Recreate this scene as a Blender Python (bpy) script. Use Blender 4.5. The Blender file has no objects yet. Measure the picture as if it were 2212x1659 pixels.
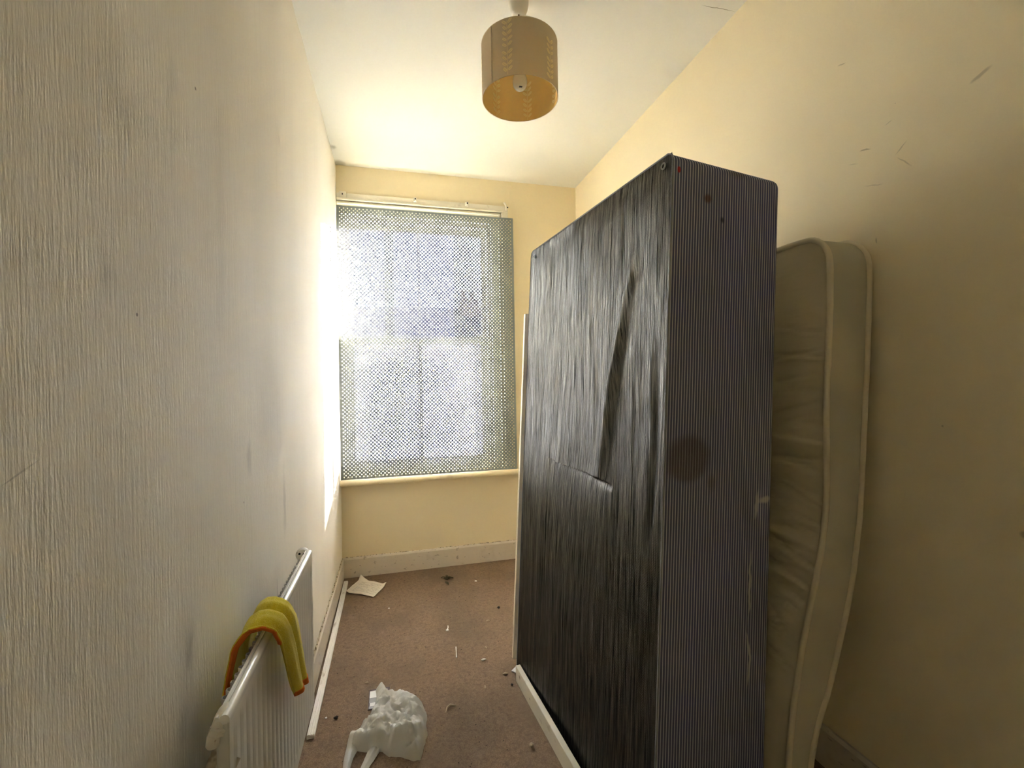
import bpy, bmesh, math, random
import numpy as np
from mathutils import Vector, Matrix, noise
from mathutils.geometry import delaunay_2d_cdt

random.seed(7)
SC = bpy.context.scene
COL = SC.collection

# ------------------------------------------------------------------ camera
CAM_H = 1.3
yaw, pitch, roll = 0.2534, -0.0004, -0.0174
fw = Vector((math.sin(yaw) * math.cos(pitch), math.cos(yaw) * math.cos(pitch), math.sin(pitch)))
rt = Vector((math.cos(yaw), -math.sin(yaw), 0))
up = rt.cross(fw)
rt2 = rt * math.cos(roll) + up * math.sin(roll)
up2 = -rt * math.sin(roll) + up * math.cos(roll)
cd = bpy.data.cameras.new('camera')
cam = bpy.data.objects.new('camera', cd)
COL.objects.link(cam)
cam.matrix_world = Matrix(((rt2.x, up2.x, -fw.x, 0), (rt2.y, up2.y, -fw.y, 0), (rt2.z, up2.z, -fw.z, CAM_H), (0, 0, 0, 1)))
cd.sensor_width = 36
cd.lens = 982.8 / 2212 * 36
cd.clip_start = 0.02
SC.camera = cam

# ------------------------------------------------------------------ room sizes
XL, XR, YB, YF, ZC = -0.3606, 1.3844, 3.2888, -0.58, 2.8096
WX0, WX1, WZ0, WZ1 = -0.335, 0.715, 0.69, 2.50        # window opening

# ------------------------------------------------------------------ light and exposure
SKY_STRENGTH, SUN_STRENGTH, EXPOSURE = 15.0, 115.0, 1.65
world = bpy.data.worlds.new('sky')
SC.world = world
world.use_nodes = True
wn = world.node_tree
bg = wn.nodes['Background']
bg.inputs[0].default_value = (0.90, 0.94, 1.0, 1)
bg.inputs[1].default_value = SKY_STRENGTH

sd = bpy.data.lights.new('sun', 'SUN')
sd.energy = SUN_STRENGTH
sd.angle = math.radians(0.55)
sd.color = (1.0, 0.95, 0.86)
sun = bpy.data.objects.new('sun', sd)
COL.objects.link(sun)
sun.rotation_euler = Vector((-1.06, -0.90, -0.27)).to_track_quat('-Z', 'Y').to_euler()
sun.location = (4, 7, 4)

pd = bpy.data.lights.new('window_portal', 'AREA')      # sky-light portal: only guides sampling of the sky
pd.shape = 'RECTANGLE'
pd.size, pd.size_y = WX1 - WX0 + 0.1, WZ1 - WZ0 + 0.1
pd.cycles.is_portal = True
po = bpy.data.objects.new('window_portal', pd)
COL.objects.link(po)
po.location = ((WX0 + WX1) / 2, YB + 0.20, (WZ0 + WZ1) / 2)
po.rotation_euler = Vector((0, -1, 0)).to_track_quat('-Z', 'Z').to_euler()

vs = SC.view_settings
vs.view_transform = 'Standard'
vs.look = 'None'
vs.gamma = 1
vs.use_curve_mapping = False
vs.exposure = EXPOSURE
SC.cycles.use_denoising = True
SC.cycles.max_bounces = 8
SC.cycles.diffuse_bounces = 5
SC.cycles.glossy_bounces = 2
SC.cycles.use_adaptive_sampling = True
SC.cycles.adaptive_threshold = 0.4
SC.cycles.adaptive_min_samples = 40
SC.cycles.transparent_max_bounces = 16
SC.cycles.sample_clamp_indirect = 20


# ------------------------------------------------------------------ helpers: objects
def link(o, parent=None):
    COL.objects.link(o)
    if parent is not None:
        o.parent = parent
        if parent.type == 'EMPTY' and not parent.get('_mat'):
            o.matrix_parent_inverse = Matrix.Translation(-parent.location)
    return o


def mesh_obj(name, verts, faces, mat, parent=None, smooth=False, auto=None):
    me = bpy.data.meshes.new(name)
    me.from_pydata([tuple(v) for v in verts], [], [tuple(f) for f in faces])
    me.update()
    if smooth:
        for p in me.polygons:
            p.use_smooth = True
    if mat is not None:
        me.materials.append(mat)
    o = bpy.data.objects.new(name, me)
    link(o, parent)
    if auto is not None:
        bm = bmesh.new()
        bm.from_mesh(me)
        for e in bm.edges:
            if len(e.link_faces) == 2 and e.calc_face_angle(0) > math.radians(auto):
                e.smooth = False
        bm.to_mesh(me)
        bm.free()
    return o


def bm_obj(name, bm, mat, parent=None, smooth=False, auto=None):
    bmesh.ops.recalc_face_normals(bm, faces=bm.faces)
    if smooth:
        for f in bm.faces:
            f.smooth = True
        if auto is not None:
            for e in bm.edges:
                if len(e.link_faces) == 2 and e.calc_face_angle(0) > math.radians(auto):
                    e.smooth = False
    me = bpy.data.meshes.new(name)
    bm.to_mesh(me)
    bm.free()
    if mat is not None:
        me.materials.append(mat)
    o = bpy.data.objects.new(name, me)
    return link(o, parent)


def tag(o, label, cat, group=None):
    o['label'] = label
    o['category'] = cat
    if group:
        o['group'] = group
    return o


def thing(name, label, cat, loc, group=None, matrix=None):
    e = bpy.data.objects.new(name, None)
    e.empty_display_size = 0.05
    COL.objects.link(e)
    if matrix is not None:
        e.matrix_world = matrix
        e['_mat'] = 1
    else:
        e.location = loc
    tag(e, label, cat, group)
    return e


def struct(o):
    o['kind'] = 'structure'
    return o


def add_box(bm, x0, x1, y0, y1, z0, z1, bevel=0.0, seg=2):
    vs_ = [bm.verts.new(c) for c in ((x0, y0, z0), (x1, y0, z0), (x1, y1, z0), (x0, y1, z0),
                                     (x0, y0, z1), (x1, y0, z1), (x1, y1, z1), (x0, y1, z1))]
    fs = [bm.faces.new([vs_[i] for i in f]) for f in ((3, 2, 1, 0), (4, 5, 6, 7), (0, 1, 5, 4), (1, 2, 6, 5), (2, 3, 7, 6), (3, 0, 4, 7))]
    if bevel > 0:
        es = list({e for f in fs for e in f.edges})
        bmesh.ops.bevel(bm, geom=es, offset=bevel, segments=seg, affect='EDGES', profile=0.5)


def box_obj(name, dims, mat, parent=None, bevel=0.0, seg=2):
    bm = bmesh.new()
    add_box(bm, *dims, bevel=bevel, seg=seg)
    return bm_obj(name, bm, mat, parent, smooth=bevel > 0, auto=40 if bevel > 0 else None)


def tube_data(path, radius, n=10, caps=True, closed=False):
    pts = [Vector(p) for p in path]
    m = len(pts)
    V, F = [], []
    prev = None
    for i, p in enumerate(pts):
        if closed:
            t = pts[(i + 1) % m] - pts[i - 1]
        else:
            t = pts[min(i + 1, m - 1)] - pts[max(i - 1, 0)]
        t.normalize()
        if prev is None:
            a = Vector((0, 0, 1)) if abs(t.z) < 0.9 else Vector((1, 0, 0))
            nrm = (a - t * a.dot(t)).normalized()
        else:
            nrm = (prev - t * prev.dot(t)).normalized()
        prev = nrm
        b = t.cross(nrm)
        r = radius(i / (m - 1)) if callable(radius) else radius
        for k in range(n):
            an = 2 * math.pi * k / n
            V.append(p + (nrm * math.cos(an) + b * math.sin(an)) * r)
    rows = m if closed else m - 1
    for i in range(rows):
        j = (i + 1) % m
        for k in range(n):
            F.append((i * n + k, i * n + (k + 1) % n, j * n + (k + 1) % n, j * n + k))
    if caps and not closed:
        F.append(tuple(reversed(range(n))))
        F.append(tuple(range((m - 1) * n, m * n)))
    return V, F


def tube_obj(name, path, radius, mat, parent=None, n=10, closed=False):
    V, F = tube_data(path, radius, n, True, closed)
    return mesh_obj(name, V, F, mat, parent, smooth=True, auto=50)


def lathe_obj(name, prof, mat, parent=None, n=32, origin=(0, 0, 0), axis=(0, 0, 1), close=False):
    """prof = [(radius, height)] turned round axis through origin"""
    az = Vector(axis).normalized()
    ax = az.orthogonal().normalized()
    ay = az.cross(ax)
    o = Vector(origin)
    V, F = [], []
    m = len(prof)
    for r, h in prof:
        for k in range(n):
            a = 2 * math.pi * k / n
            V.append(o + az * h + (ax * math.cos(a) + ay * math.sin(a)) * r)
    for i in range(m if close else m - 1):
        j = (i + 1) % m
        for k in range(n):
            F.append((i * n + k, i * n + (k + 1) % n, j * n + (k + 1) % n, j * n + k))
    if not close:
        F.append(tuple(range(n)))
        F.append(tuple(range((m - 1) * n, m * n)))
    bm = bmesh.new()
    bv = [bm.verts.new(v) for v in V]
    for f in F:
        try:
            bm.faces.new([bv[i] for i in f])
        except ValueError:
            pass
    bmesh.ops.remove_doubles(bm, verts=bm.verts, dist=1e-6)
    return bm_obj(name, bm, mat, parent, smooth=True, auto=45)


def extrude_obj(name, prof, a, b, mat, parent=None, smooth=False):
    """closed profile [(p,q)] in the plane across a->b ; a,b = functions giving the 3d point of (p,q) at either end"""
    n = len(prof)
    V = [a(p, q) for p, q in prof] + [b(p, q) for p, q in prof]
    F = [(i, (i + 1) % n, n + (i + 1) % n, n + i) for i in range(n)]
    F += [tuple(reversed(range(n))), tuple(range(n, 2 * n))]
    bm = bmesh.new()
    bv = [bm.verts.new(v) for v in V]
    for f in F:
        bm.faces.new([bv[i] for i in f])
    return bm_obj(name, bm, mat, parent, smooth=smooth, auto=35 if smooth else None)


def smooth01(x):
    x = max(0.0, min(1.0, x))
    return x * x * (3 - 2 * x)


def grid_faces(nr, nc, off=0):
    return [(off + i * nc + j, off + i * nc + j + 1, off + (i + 1) * nc + j + 1, off + (i + 1) * nc + j)
            for i in range(nr - 1) for j in range(nc - 1)]


# ------------------------------------------------------------------ helpers: materials
class Mat:
    def __init__(s, name, col=(0.8, 0.8, 0.8), rough=0.6, spec=0.5):
        s.m = bpy.data.materials.new(name)
        s.m.use_nodes = True
        s.t = s.m.node_tree
        s.b = s.t.nodes['Principled BSDF']
        s.b.inputs['Base Color'].default_value = (*col, 1)
        s.b.inputs['Roughness'].default_value = rough
        s.b.inputs['Specular IOR Level'].default_value = spec
        s.out = s.t.nodes['Material Output']
        tc = s.t.nodes.new('ShaderNodeTexCoord')
        s.p = tc.outputs['Object']
        rgb = s.t.nodes.new('ShaderNodeRGB')
        rgb.outputs[0].default_value = (*col, 1)
        s.c = rgb.outputs[0]
        s.h = None
        s.wobble = None

    def n(s, typ, **kw):
        nd = s.t.nodes.new(typ)
        for k, v in kw.items():
            setattr(nd, k, v)
        return nd

    def l(s, a, b):
        s.t.links.new(a, b)

    def math(s, op, a, b=None, c=None, clamp=False):
        nd = s.n('ShaderNodeMath', operation=op, use_clamp=clamp)
        for i, v in enumerate((a, b, c)):
            if v is None:
                continue
            if isinstance(v, (int, float)):
                nd.inputs[i].default_value = v
            else:
                s.l(v, nd.inputs[i])
        return nd.outputs[0]

    def scaled(s, sc, p=None):
        nd = s.n('ShaderNodeVectorMath', operation='MULTIPLY')
        s.l(p or s.p, nd.inputs[0])
        nd.inputs[1].default_value = sc
        return nd.outputs[0]

    def noise(s, sc, scale=1.0, detail=2, rough=0.55):
        nd = s.n('ShaderNodeTexNoise')
        s.l(s.scaled(sc), nd.inputs['Vector'])
        nd.inputs['Scale'].default_value = scale
        nd.inputs['Detail'].default_value = detail
        nd.inputs['Roughness'].default_value = rough
        return nd.outputs['Fac']

    def ramp(s, v, lo, hi):
        nd = s.n('ShaderNodeMapRange', interpolation_type='SMOOTHSTEP')
        s.l(v, nd.inputs['Value'])
        nd.inputs['From Min'].default_value = lo
        nd.inputs['From Max'].default_value = hi
        return nd.outputs[0]

    def mix(s, fac, col):
        nd = s.n('ShaderNodeMix', data_type='RGBA')
        if isinstance(fac, (int, float)):
            nd.inputs[0].default_value = fac
        else:
            s.l(fac, nd.inputs[0])
        s.l(s.c, nd.inputs[6])
        if isinstance(col, tuple):
            nd.inputs[7].default_value = (*col, 1)
        else:
            s.l(col, nd.inputs[7])
        s.c = nd.outputs[2]
        return s

    def patch(s, sc, lo, hi, col, strength=1.0, detail=2, scale=1.0):
        f = s.ramp(s.noise(sc, scale, detail), lo, hi)
        return s.mix(s.math('MULTIPLY', f, strength), col)

    def spot(s, c, a1, r1, a2, r2, col, strength=0.6, soft=0.6, wob=0.0, wsc=30):
        """an oval mark with a shape of its own on the surface"""
        p = s.p
        if wob:
            if s.wobble is None:                # one shared noise bends the outlines of all marks
                nz = s.n('ShaderNodeTexNoise')
                s.l(s.p, nz.inputs['Vector'])
                nz.inputs['Scale'].default_value = wsc
                nz.inputs['Detail'].default_value = 2
                sub = s.n('ShaderNodeVectorMath', operation='SUBTRACT')
                s.l(nz.outputs['Color'], sub.inputs[0])
                sub.inputs[1].default_value = (0.5, 0.5, 0.5)
                s.wobble = sub.outputs[0]
            ma = s.n('ShaderNodeVectorMath', operation='MULTIPLY_ADD')
            s.l(s.wobble, ma.inputs[0])
            ma.inputs[1].default_value = (wob, wob, wob)
            s.l(s.p, ma.inputs[2])
            p = ma.outputs[0]
        sub = s.n('ShaderNodeVectorMath', operation='SUBTRACT')
        s.l(p, sub.inputs[0])
        sub.inputs[1].default_value = c
        ds = []
        for a, r in ((a1, r1), (a2, r2)):
            a = Vector(a).normalized() / r
            d = s.n('ShaderNodeVectorMath', operation='DOT_PRODUCT')
            s.l(sub.outputs[0], d.inputs[0])
            d.inputs[1].default_value = a
            ds.append(s.math('MULTIPLY', d.outputs['Value'], d.outputs['Value']))
        dist = s.math('SQRT', s.math('ADD', ds[0], ds[1]))
        f = s.ramp(dist, 1.0, 1.0 - soft)
        return s.mix(s.math('MULTIPLY', f, strength), col)

    def bump(s, h, strength, dist):
        nd = s.n('ShaderNodeBump')
        nd.inputs['Strength'].default_value = strength
        nd.inputs['Distance'].default_value = dist
        s.l(h, nd.inputs['Height'])
        if s.h is not None:
            s.l(s.h, nd.inputs['Normal'])
        s.h = nd.outputs[0]
        return s

    def done(s, translucent=0.0, tcol=None):
        s.l(s.c, s.b.inputs['Base Color'])
        if s.h is not None:
            s.l(s.h, s.b.inputs['Normal'])
        if translucent:
            tr = s.n('ShaderNodeBsdfTranslucent')
            if tcol:
                tr.inputs[0].default_value = (*tcol, 1)
            else:
                s.l(s.c, tr.inputs[0])
            mx = s.n('ShaderNodeMixShader')
            mx.inputs[0].default_value = translucent
            s.l(s.b.outputs[0], mx.inputs[1])
            s.l(tr.outputs[0], mx.inputs[2])
            s.l(mx.outputs[0], s.out.inputs['Surface'])
        return s.m


Y_, Z_, X_ = (0, 1, 0), (0, 0, 1), (1, 0, 0)

# walls: cream emulsion over lining paper
m = Mat('wall_left_paint_lit', (0.81, 0.76, 0.655), 0.75, 0.35)  # same cream paint, greyer and lighter: this wall's light put into the colour
m.patch((1, 2.5, 0.8), 0.45, 0.75, (0.74, 0.695, 0.595), 0.7)
m.patch((1, 1.1, 1.1), 0.50, 0.70, (0.85, 0.81, 0.715), 0.6)
m.patch((1, 60, 2.0), 0.55, 0.8, (0.73, 0.685, 0.585), 0.35)
for c, r1, r2, st in (((XL, 0.93, 0.83), 0.020, 0.050, 0.55), ((XL, 0.92, 0.84), 0.05, 0.12, 0.25), ((XL, 0.711, 1.45), 0.035, 0.045, 0.25),
                      ((XL, 0.735, 1.72), 0.05, 0.13, 0.18), ((XL, 0.90, 1.78), 0.02, 0.16, 0.15), ((XL, 1.30, 1.12), 0.03, 0.06, 0.3),
                      ((XL, 1.66, 0.92), 0.03, 0.16, 0.3), ((XL, 0.90, 0.72), 0.03, 0.05, 0.25), ((XL, 1.52, 0.66), 0.22, 0.12, 0.25),
                      ((XL, 1.50, 1.25), 0.25, 0.28, 0.25), ((XL, 1.12, 1.62), 0.04, 0.30, 0.12)):
    m.spot(c, Y_, r1, Z_, r2, (0.26, 0.24, 0.20), st, 0.9, 0.05, 14)
for c, r in (((XL, 0.783, 1.411), 0.0035), ((XL, 1.002, 1.881), 0.004), ((XL, 1.25, 1.02), 0.003)):
    m.spot(c, Y_, r, Z_, r, (0.12, 0.10, 0.08), 0.8, 0.4)
for c, a, r1, r2 in (((XL, 2.12, 1.92), (0, 0.2, 1), 0.03, 0.008), ((XL, 2.14, 1.87), (0, -0.4, 1), 0.022, 0.008), ((XL, 0.70, 1.66), (0, 0.08, 1), 0.09, 0.006),
                     ((XL, 0.755, 1.63), (0, 0.25, 1), 0.05, 0.006)):
    m.spot(c, a, r1, Vector(a).cross(Vector(X_)), r2, (0.75, 0.73, 0.68), 0.7, 0.6, 0.006, 40)
m.spot((XL, 1.55, 0.64), (0, 0.02, 1), 0.09, Y_, 0.0022, (0.06, 0.06, 0.05), 0.9, 0.5)
m.spot((XL, 0.56, 1.22), (0, 1, 0.35), 0.03, (0, -0.35, 1), 0.0015, (0.28, 0.26, 0.22), 0.5, 0.5, 0.004, 60)
m.bump(m.noise((20, 165, 9), 1, 2, 0.6), 0.34, 0.0030)
m.bump(m.noise((60, 330, 60), 1, 2), 0.35, 0.0016)
M_WALL_L = m.done()

m = Mat('wall_cream_paint', (0.82, 0.715, 0.485), 0.7, 0.35)
m.patch((1.2, 1.2, 1.2), 0.45, 0.75, (0.78, 0.675, 0.45), 0.6)
for c, a, r1, r2, st in (((XR, 1.126, 2.290), (0, 1, 0.27), 0.018, 0.0025, 0.6), ((XR, 1.057, 1.986), (0, 1, 0.3), 0.02, 0.003, 0.75),
                         ((XR, 0.957, 1.942), (0, -1, 0.9), 0.024, 0.0025, 0.5), ((XR, 0.95, 1.90), (0, -1, -1.1), 0.034, 0.0025, 0.5),
                         ((XR, 0.778, 2.028), (0, -1, 0.36), 0.028, 0.007, 0.55), ((XR, 1.034, 1.870), (0, -1, -0.3), 0.035, 0.0022, 0.4),
                         ((XR, 1.029, 1.704), (0, 0.1, 1), 0.010, 0.003, 0.6), ((XR, 0.99, 2.03), (0, -1, 0.2), 0.012, 0.002, 0.4), ((XR, 0.97, 2.075), (0, 1, 0), 0.002, 0.002, 0.7),
                         ((XR, 1.095, 1.96), (0, 1, 0.35), 0.02, 0.002, 0.35), ((XR, 0.87, 1.17), (0, 1, 0), 0.004, 0.004, 0.6), ((XR, 0.712, 0.935), (0, 1, 0), 0.012, 0.012, 0.8)):
    a = Vector(a)
    m.spot(c, a, r1, a.cross(Vector(X_)), r2, (0.22, 0.17, 0.09), st * 0.7, 0.6, 0.006, 50)
m.bump(m.noise((150, 150, 150), 1, 2, 0.6), 0.25, 0.0012)
m.bump(m.noise((14, 14, 14), 1, 2), 0.25, 0.004)
M_WALL = m.done()

m = Mat('ceiling_paint', (0.77, 0.75, 0.66), 0.8, 0.3)
m.patch((1.5, 1.5, 1), 0.45, 0.75, (0.73, 0.71, 0.62), 0.6)
m.spot((1.30, 1.572, ZC), X_, 0.09, Y_, 0.0022, (0.28, 0.25, 0.16), 0.8, 0.5, 0.012, 25)
for c, r in (((XL + 0.03, 3.26, ZC), 0.05), ((XL + 0.01, 3.05, ZC), 0.03), ((-0.29, 1.62, ZC), 0.012)):
    m.spot(c, X_, r, Y_, r * 1.3, (0.30, 0.28, 0.20), 0.6, 0.8, 0.04, 20)
m.bump(m.noise((120, 120, 120), 1, 2, 0.6), 0.25, 0.0012)
M_CEIL = m.done()

m = Mat('carpet_brown', (0.215, 0.148, 0.096), 0.95, 0.15)
m.patch((260, 260, 260), 0.42, 0.62, (0.315, 0.228, 0.155), 0.8, 3)
m.patch((55, 55, 55), 0.45, 0.7, (0.15, 0.10, 0.072), 0.55, 3)
m.patch((2.6, 1.8, 1), 0.45, 0.7, (0.16, 0.12, 0.085), 0.65, 3)
m.patch((9, 9, 1), 0.60, 0.75, (0.34, 0.26, 0.20), 0.35, 4)
for c, r1, r2, st in (((0.33, 2.55, 0), 0.22, 0.55, 0.35), ((0.24, 1.75, 0), 0.20, 0.35, 0.45), ((0.32, 3.06, 0), 0.06, 0.05, 0.5), ((-0.22, 1.75, 0), 0.10, 0.10, 0.25)):
    m.spot(c, X_, r1, Y_, r2, (0.11, 0.088, 0.062), st, 0.9, 0.20, 8)
m.bump(m.noise((300, 300, 300), 1, 2, 0.7), 0.9, 0.004)
m.bump(m.noise((60, 60, 60), 1, 2), 0.5, 0.005)
M_CARPET = m.done()

m = Mat('skirting_gloss_white', (0.66, 0.59, 0.49), 0.45, 0.4)
m.patch((9, 9, 14), 0.55, 0.75, (0.52, 0.45, 0.36), 0.5)
m.patch((30, 30, 60), 0.64, 0.72, (0.25, 0.20, 0.15), 0.6)
m.bump(m.noise((40, 40, 60), 1, 2), 0.2, 0.002)
M_SKIRT = m.done()

m = Mat('chipped_plaster', (0.60, 0.52, 0.38), 0.9, 0.2)
m.patch((70, 70, 70), 0.50, 0.58, (0.17, 0.13, 0.08), 0.9)
m.bump(m.noise((90, 90, 90), 1, 2), 0.6, 0.006)
M_CHIP = m.done()

m = Mat('window_gloss_paint', (0.80, 0.75, 0.62), 0.3, 0.5)
m.patch((20, 20, 20), 0.62, 0.75, (0.55, 0.48, 0.36), 0.5)
M_TRIM = m.done()

m = Mat('sash_paint', (0.62, 0.58, 0.48), 0.45, 0.4)
m.patch((25, 25, 25), 0.6, 0.75, (0.40, 0.35, 0.27), 0.5)
M_SASH = m.done()

m = Mat('sill_paint', (0.80, 0.68, 0.44), 0.35, 0.45)
m.patch((12, 12, 12), 0.55, 0.75, (0.66, 0.54, 0.36), 0.6)
M_SILL = m.done()


def glass_mat(name, tint, frost=0.0):
    mm = bpy.data.materials.new(name)
    mm.use_nodes = True
    t = mm.node_tree
    t.nodes.clear()
    out = t.nodes.new('ShaderNodeOutputMaterial')
    tr = t.nodes.new('ShaderNodeBsdfTransparent')
    tr.inputs[0].default_value = (*tint, 1)
    gl = t.nodes.new('ShaderNodeBsdfGlossy')
    gl.inputs['Roughness'].default_value = 0.03
    lw = t.nodes.new('ShaderNodeLayerWeight')          # Schlick reflectance, the same from both sides of the pane
    lw.inputs[0].default_value = 0.5
    pw = t.nodes.new('ShaderNodeMath')
    pw.operation = 'POWER'
    pw.inputs[1].default_value = 5.0
    t.links.new(lw.outputs['Facing'], pw.inputs[0])
    fr = t.nodes.new('ShaderNodeMath')
    fr.operation = 'MULTIPLY_ADD'
    fr.inputs[1].default_value = 0.95
    fr.inputs[2].default_value = 0.04
    t.links.new(pw.outputs[0], fr.inputs[0])
    mx = t.nodes.new('ShaderNodeMixShader')
    t.links.new(fr.outputs[0], mx.inputs[0])
    first = tr.outputs[0]
    if frost:
        tl = t.nodes.new('ShaderNodeBsdfTranslucent')
        tl.inputs[0].default_value = (0.45, 0.46, 0.50, 1)
        m2 = t.nodes.new('ShaderNodeMixShader')
        m2.inputs[0].default_value = frost
        t.links.new(tr.outputs[0], m2.inputs[1])
        t.links.new(tl.outputs[0], m2.inputs[2])
        first = m2.outputs[0]
    t.links.new(first, mx.inputs[1])
    t.links.new(gl.outputs[0], mx.inputs[2])
    t.links.new(mx.outputs[0], out.inputs[0])
    return mm


M_GLASS = glass_mat('clear_glass', (0.96, 0.97, 0.98))
M_FROST = glass_mat('obscured_glass', (0.95, 0.97, 1.0), 0.88)

m = Mat('perforated_sheet_bloom', (0.23, 0.26, 0.245), 0.4, 0.5)
m.patch((2, 2, 2), 0.4, 0.7, (0.21, 0.24, 0.225), 0.6)
M_PERF = m.done(0.07, (0.45, 0.45, 0.70))  # lavender translucency stands in for window glare between the holes

m = Mat('radiator_enamel', (0.60, 0.58, 0.52), 0.35, 0.5)
m.patch((8, 5, 5), 0.5, 0.75, (0.55, 0.52, 0.45), 0.5)
M_RAD = m.done()
m = Mat('radiator_enamel_lit', (0.86, 0.85, 0.81), 0.14, 0.8)  # lit copy of the radiator enamel: window brightness painted onto the top rail
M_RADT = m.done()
m = Mat('dirty_valve_plastic', (0.78, 0.73, 0.63), 0.45, 0.4)
m.patch((60, 60, 60), 0.62, 0.72, (0.30, 0.18, 0.11), 0.7)
M_VALVE = m.done()
M_DARK = Mat('dark_hole', (0.015, 0.012, 0.01), 0.8, 0.2).done()
m = Mat('painted_pipe', (0.58, 0.52, 0.40), 0.5, 0.4)
m.patch((40, 40, 40), 0.58, 0.68, (0.22, 0.15, 0.09), 0.6)
M_PIPE = m.done()

m = Mat('white_pvc', (0.90, 0.88, 0.83), 0.35, 0.5)
m.patch((40, 12, 40), 0.62, 0.72, (0.45, 0.38, 0.30), 0.6)
M_PVC = m.done()

# yellow microfibre and its orange edging
m = Mat('yellow_microfibre', (0.88, 0.74, 0.05), 0.95, 0.1)
m.patch((150, 150, 150), 0.45, 0.6, (0.92, 0.80, 0.10), 0.6)
m.bump(m.noise((420, 420, 420), 1, 2), 0.8, 0.002)
if 'Sheen Weight' in m.b.inputs:
    m.b.inputs['Sheen Weight'].default_value = 0.3
M_YEL = m.done(0.15)
m = Mat('orange_edging', (0.85, 0.22, 0.03), 0.9, 0.15)
m.bump(m.noise((400, 400, 400), 1, 2), 0.6, 0.0015)
M_ORG = m.done(0.1)

# divan
m = Mat('striped_ticking', (0.098, 0.100, 0.165), 0.9, 0.2)
m.patch((3, 3, 1.5), 0.45, 0.7, (0.085, 0.085, 0.24), 0.7, 3)
sx = m.n('ShaderNodeSeparateXYZ')
m.l(m.p, sx.inputs[0])
wob = m.noise((2, 2, 6), 1, 2)
uu = m.math('ADD', sx.outputs[0], m.math('MULTIPLY', wob, 0.003))
fr = m.math('FRACT', m.math('MULTIPLY', uu, 1 / 0.0087))
tri = m.math('ABSOLUTE', m.math('SUBTRACT', fr, 0.5))
m.mix(m.math('MULTIPLY', m.ramp(tri, 0.17, 0.10), 0.92), (0.62, 0.62, 0.65))
m.spot((0.075, 0, 1.075), X_, 0.085, Z_, 0.075, (0.095, 0.068, 0.048), 0.6, 0.35, 0.02, 12)
m.spot((0.155, 0, 1.01), X_, 0.02, Z_, 0.03, (0.09, 0.065, 0.05), 0.4, 0.8, 0.02, 20)
m.spot((0.116, 0, 1.775), X_, 0.018, Z_, 0.018, (0.10, 0.035, 0.02), 0.75, 0.7, 0.015, 40)
m.spot((0.167, 0, 1.725), X_, 0.010, Z_, 0.012, (0.02, 0.02, 0.03), 0.8, 0.8, 0.01, 40)
m.spot((0.018, 0, 1.834), X_, 0.006, Z_, 0.010, (0.35, 0.02, 0.02), 0.95, 0.3)
m.spot((0.22, 0, 1.865), X_, 0.06, Z_, 0.03, (0.12, 0.10, 0.05), 0.5, 0.9, 0.03, 20)
for c, r1, r2 in (((0.315, 0, 0.94), 0.010, 0.045), ((0.345, 0, 0.95), 0.03, 0.012), ((0.300, 0, 0.72), 0.006, 0.13), ((0.298, 0, 0.52), 0.006, 0.10)):
    m.spot(c, X_, r1, Z_, r2, (0.62, 0.58, 0.52), 0.6, 0.7, 0.05, 45)
m.bump(m.noise((700, 700, 700), 1, 2), 0.35, 0.001)
M_TICK = m.done()

m = Mat('black_woven_dust_cover', (0.010, 0.0095, 0.0085), 0.9, 0.0)
wv = m.n('ShaderNodeTexWave', wave_type='BANDS', bands_direction='Y')
m.l(m.p, wv.inputs['Vector'])
wv.inputs['Scale'].default_value = 110
wv.inputs['Distortion'].default_value = 2.0
wv.inputs['Detail'].default_value = 2
wv2 = m.n('ShaderNodeTexWave', wave_type='BANDS', bands_direction='Z')
m.l(m.p, wv2.inputs['Vector'])
wv2.inputs['Scale'].default_value = 75
wv2.inputs['Distortion'].default_value = 2.0
wv2.inputs['Detail'].default_value = 2
m.bump(wv.outputs['Fac'], 0.30, 0.0015)
m.bump(wv2.outputs['Fac'], 0.25, 0.0012)
m.bump(m.noise((60, 260, 5), 1, 2, 0.65), 0.5, 0.004)
m.done()
gl = m.n('ShaderNodeBsdfGlossy')                      # waxy sheen of woven polypropylene
gl.inputs['Color'].default_value = (0.92, 0.91, 0.88, 1)
gl.inputs['Roughness'].default_value = 0.20
m.l(m.h, gl.inputs['Normal'])
mx = m.n('ShaderNodeMixShader')
rn = m.noise((60, 230, 5), 1, 3, 0.7)
mr = m.n('ShaderNodeMapRange')
m.l(rn, mr.inputs['Value'])
mr.inputs['From Min'].default_value = 0.35
mr.inputs['From Max'].default_value = 0.65
mr.inputs['To Min'].default_value = 0.02
mr.inputs['To Max'].default_value = 0.20
m.l(mr.outputs[0], mx.inputs[0])
m.l(m.b.outputs[0], mx.inputs[1])
m.l(gl.outputs[0], mx.inputs[2])
m.l(mx.outputs[0], m.out.inputs['Surface'])
M_BLACK = m.m
M_EDGE = Mat('grey_edge_tape', (0.22, 0.22, 0.23), 0.8, 0.2).done()
M_METAL = Mat('dull_steel', (0.20, 0.19, 0.17), 0.4, 0.6).done()

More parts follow.
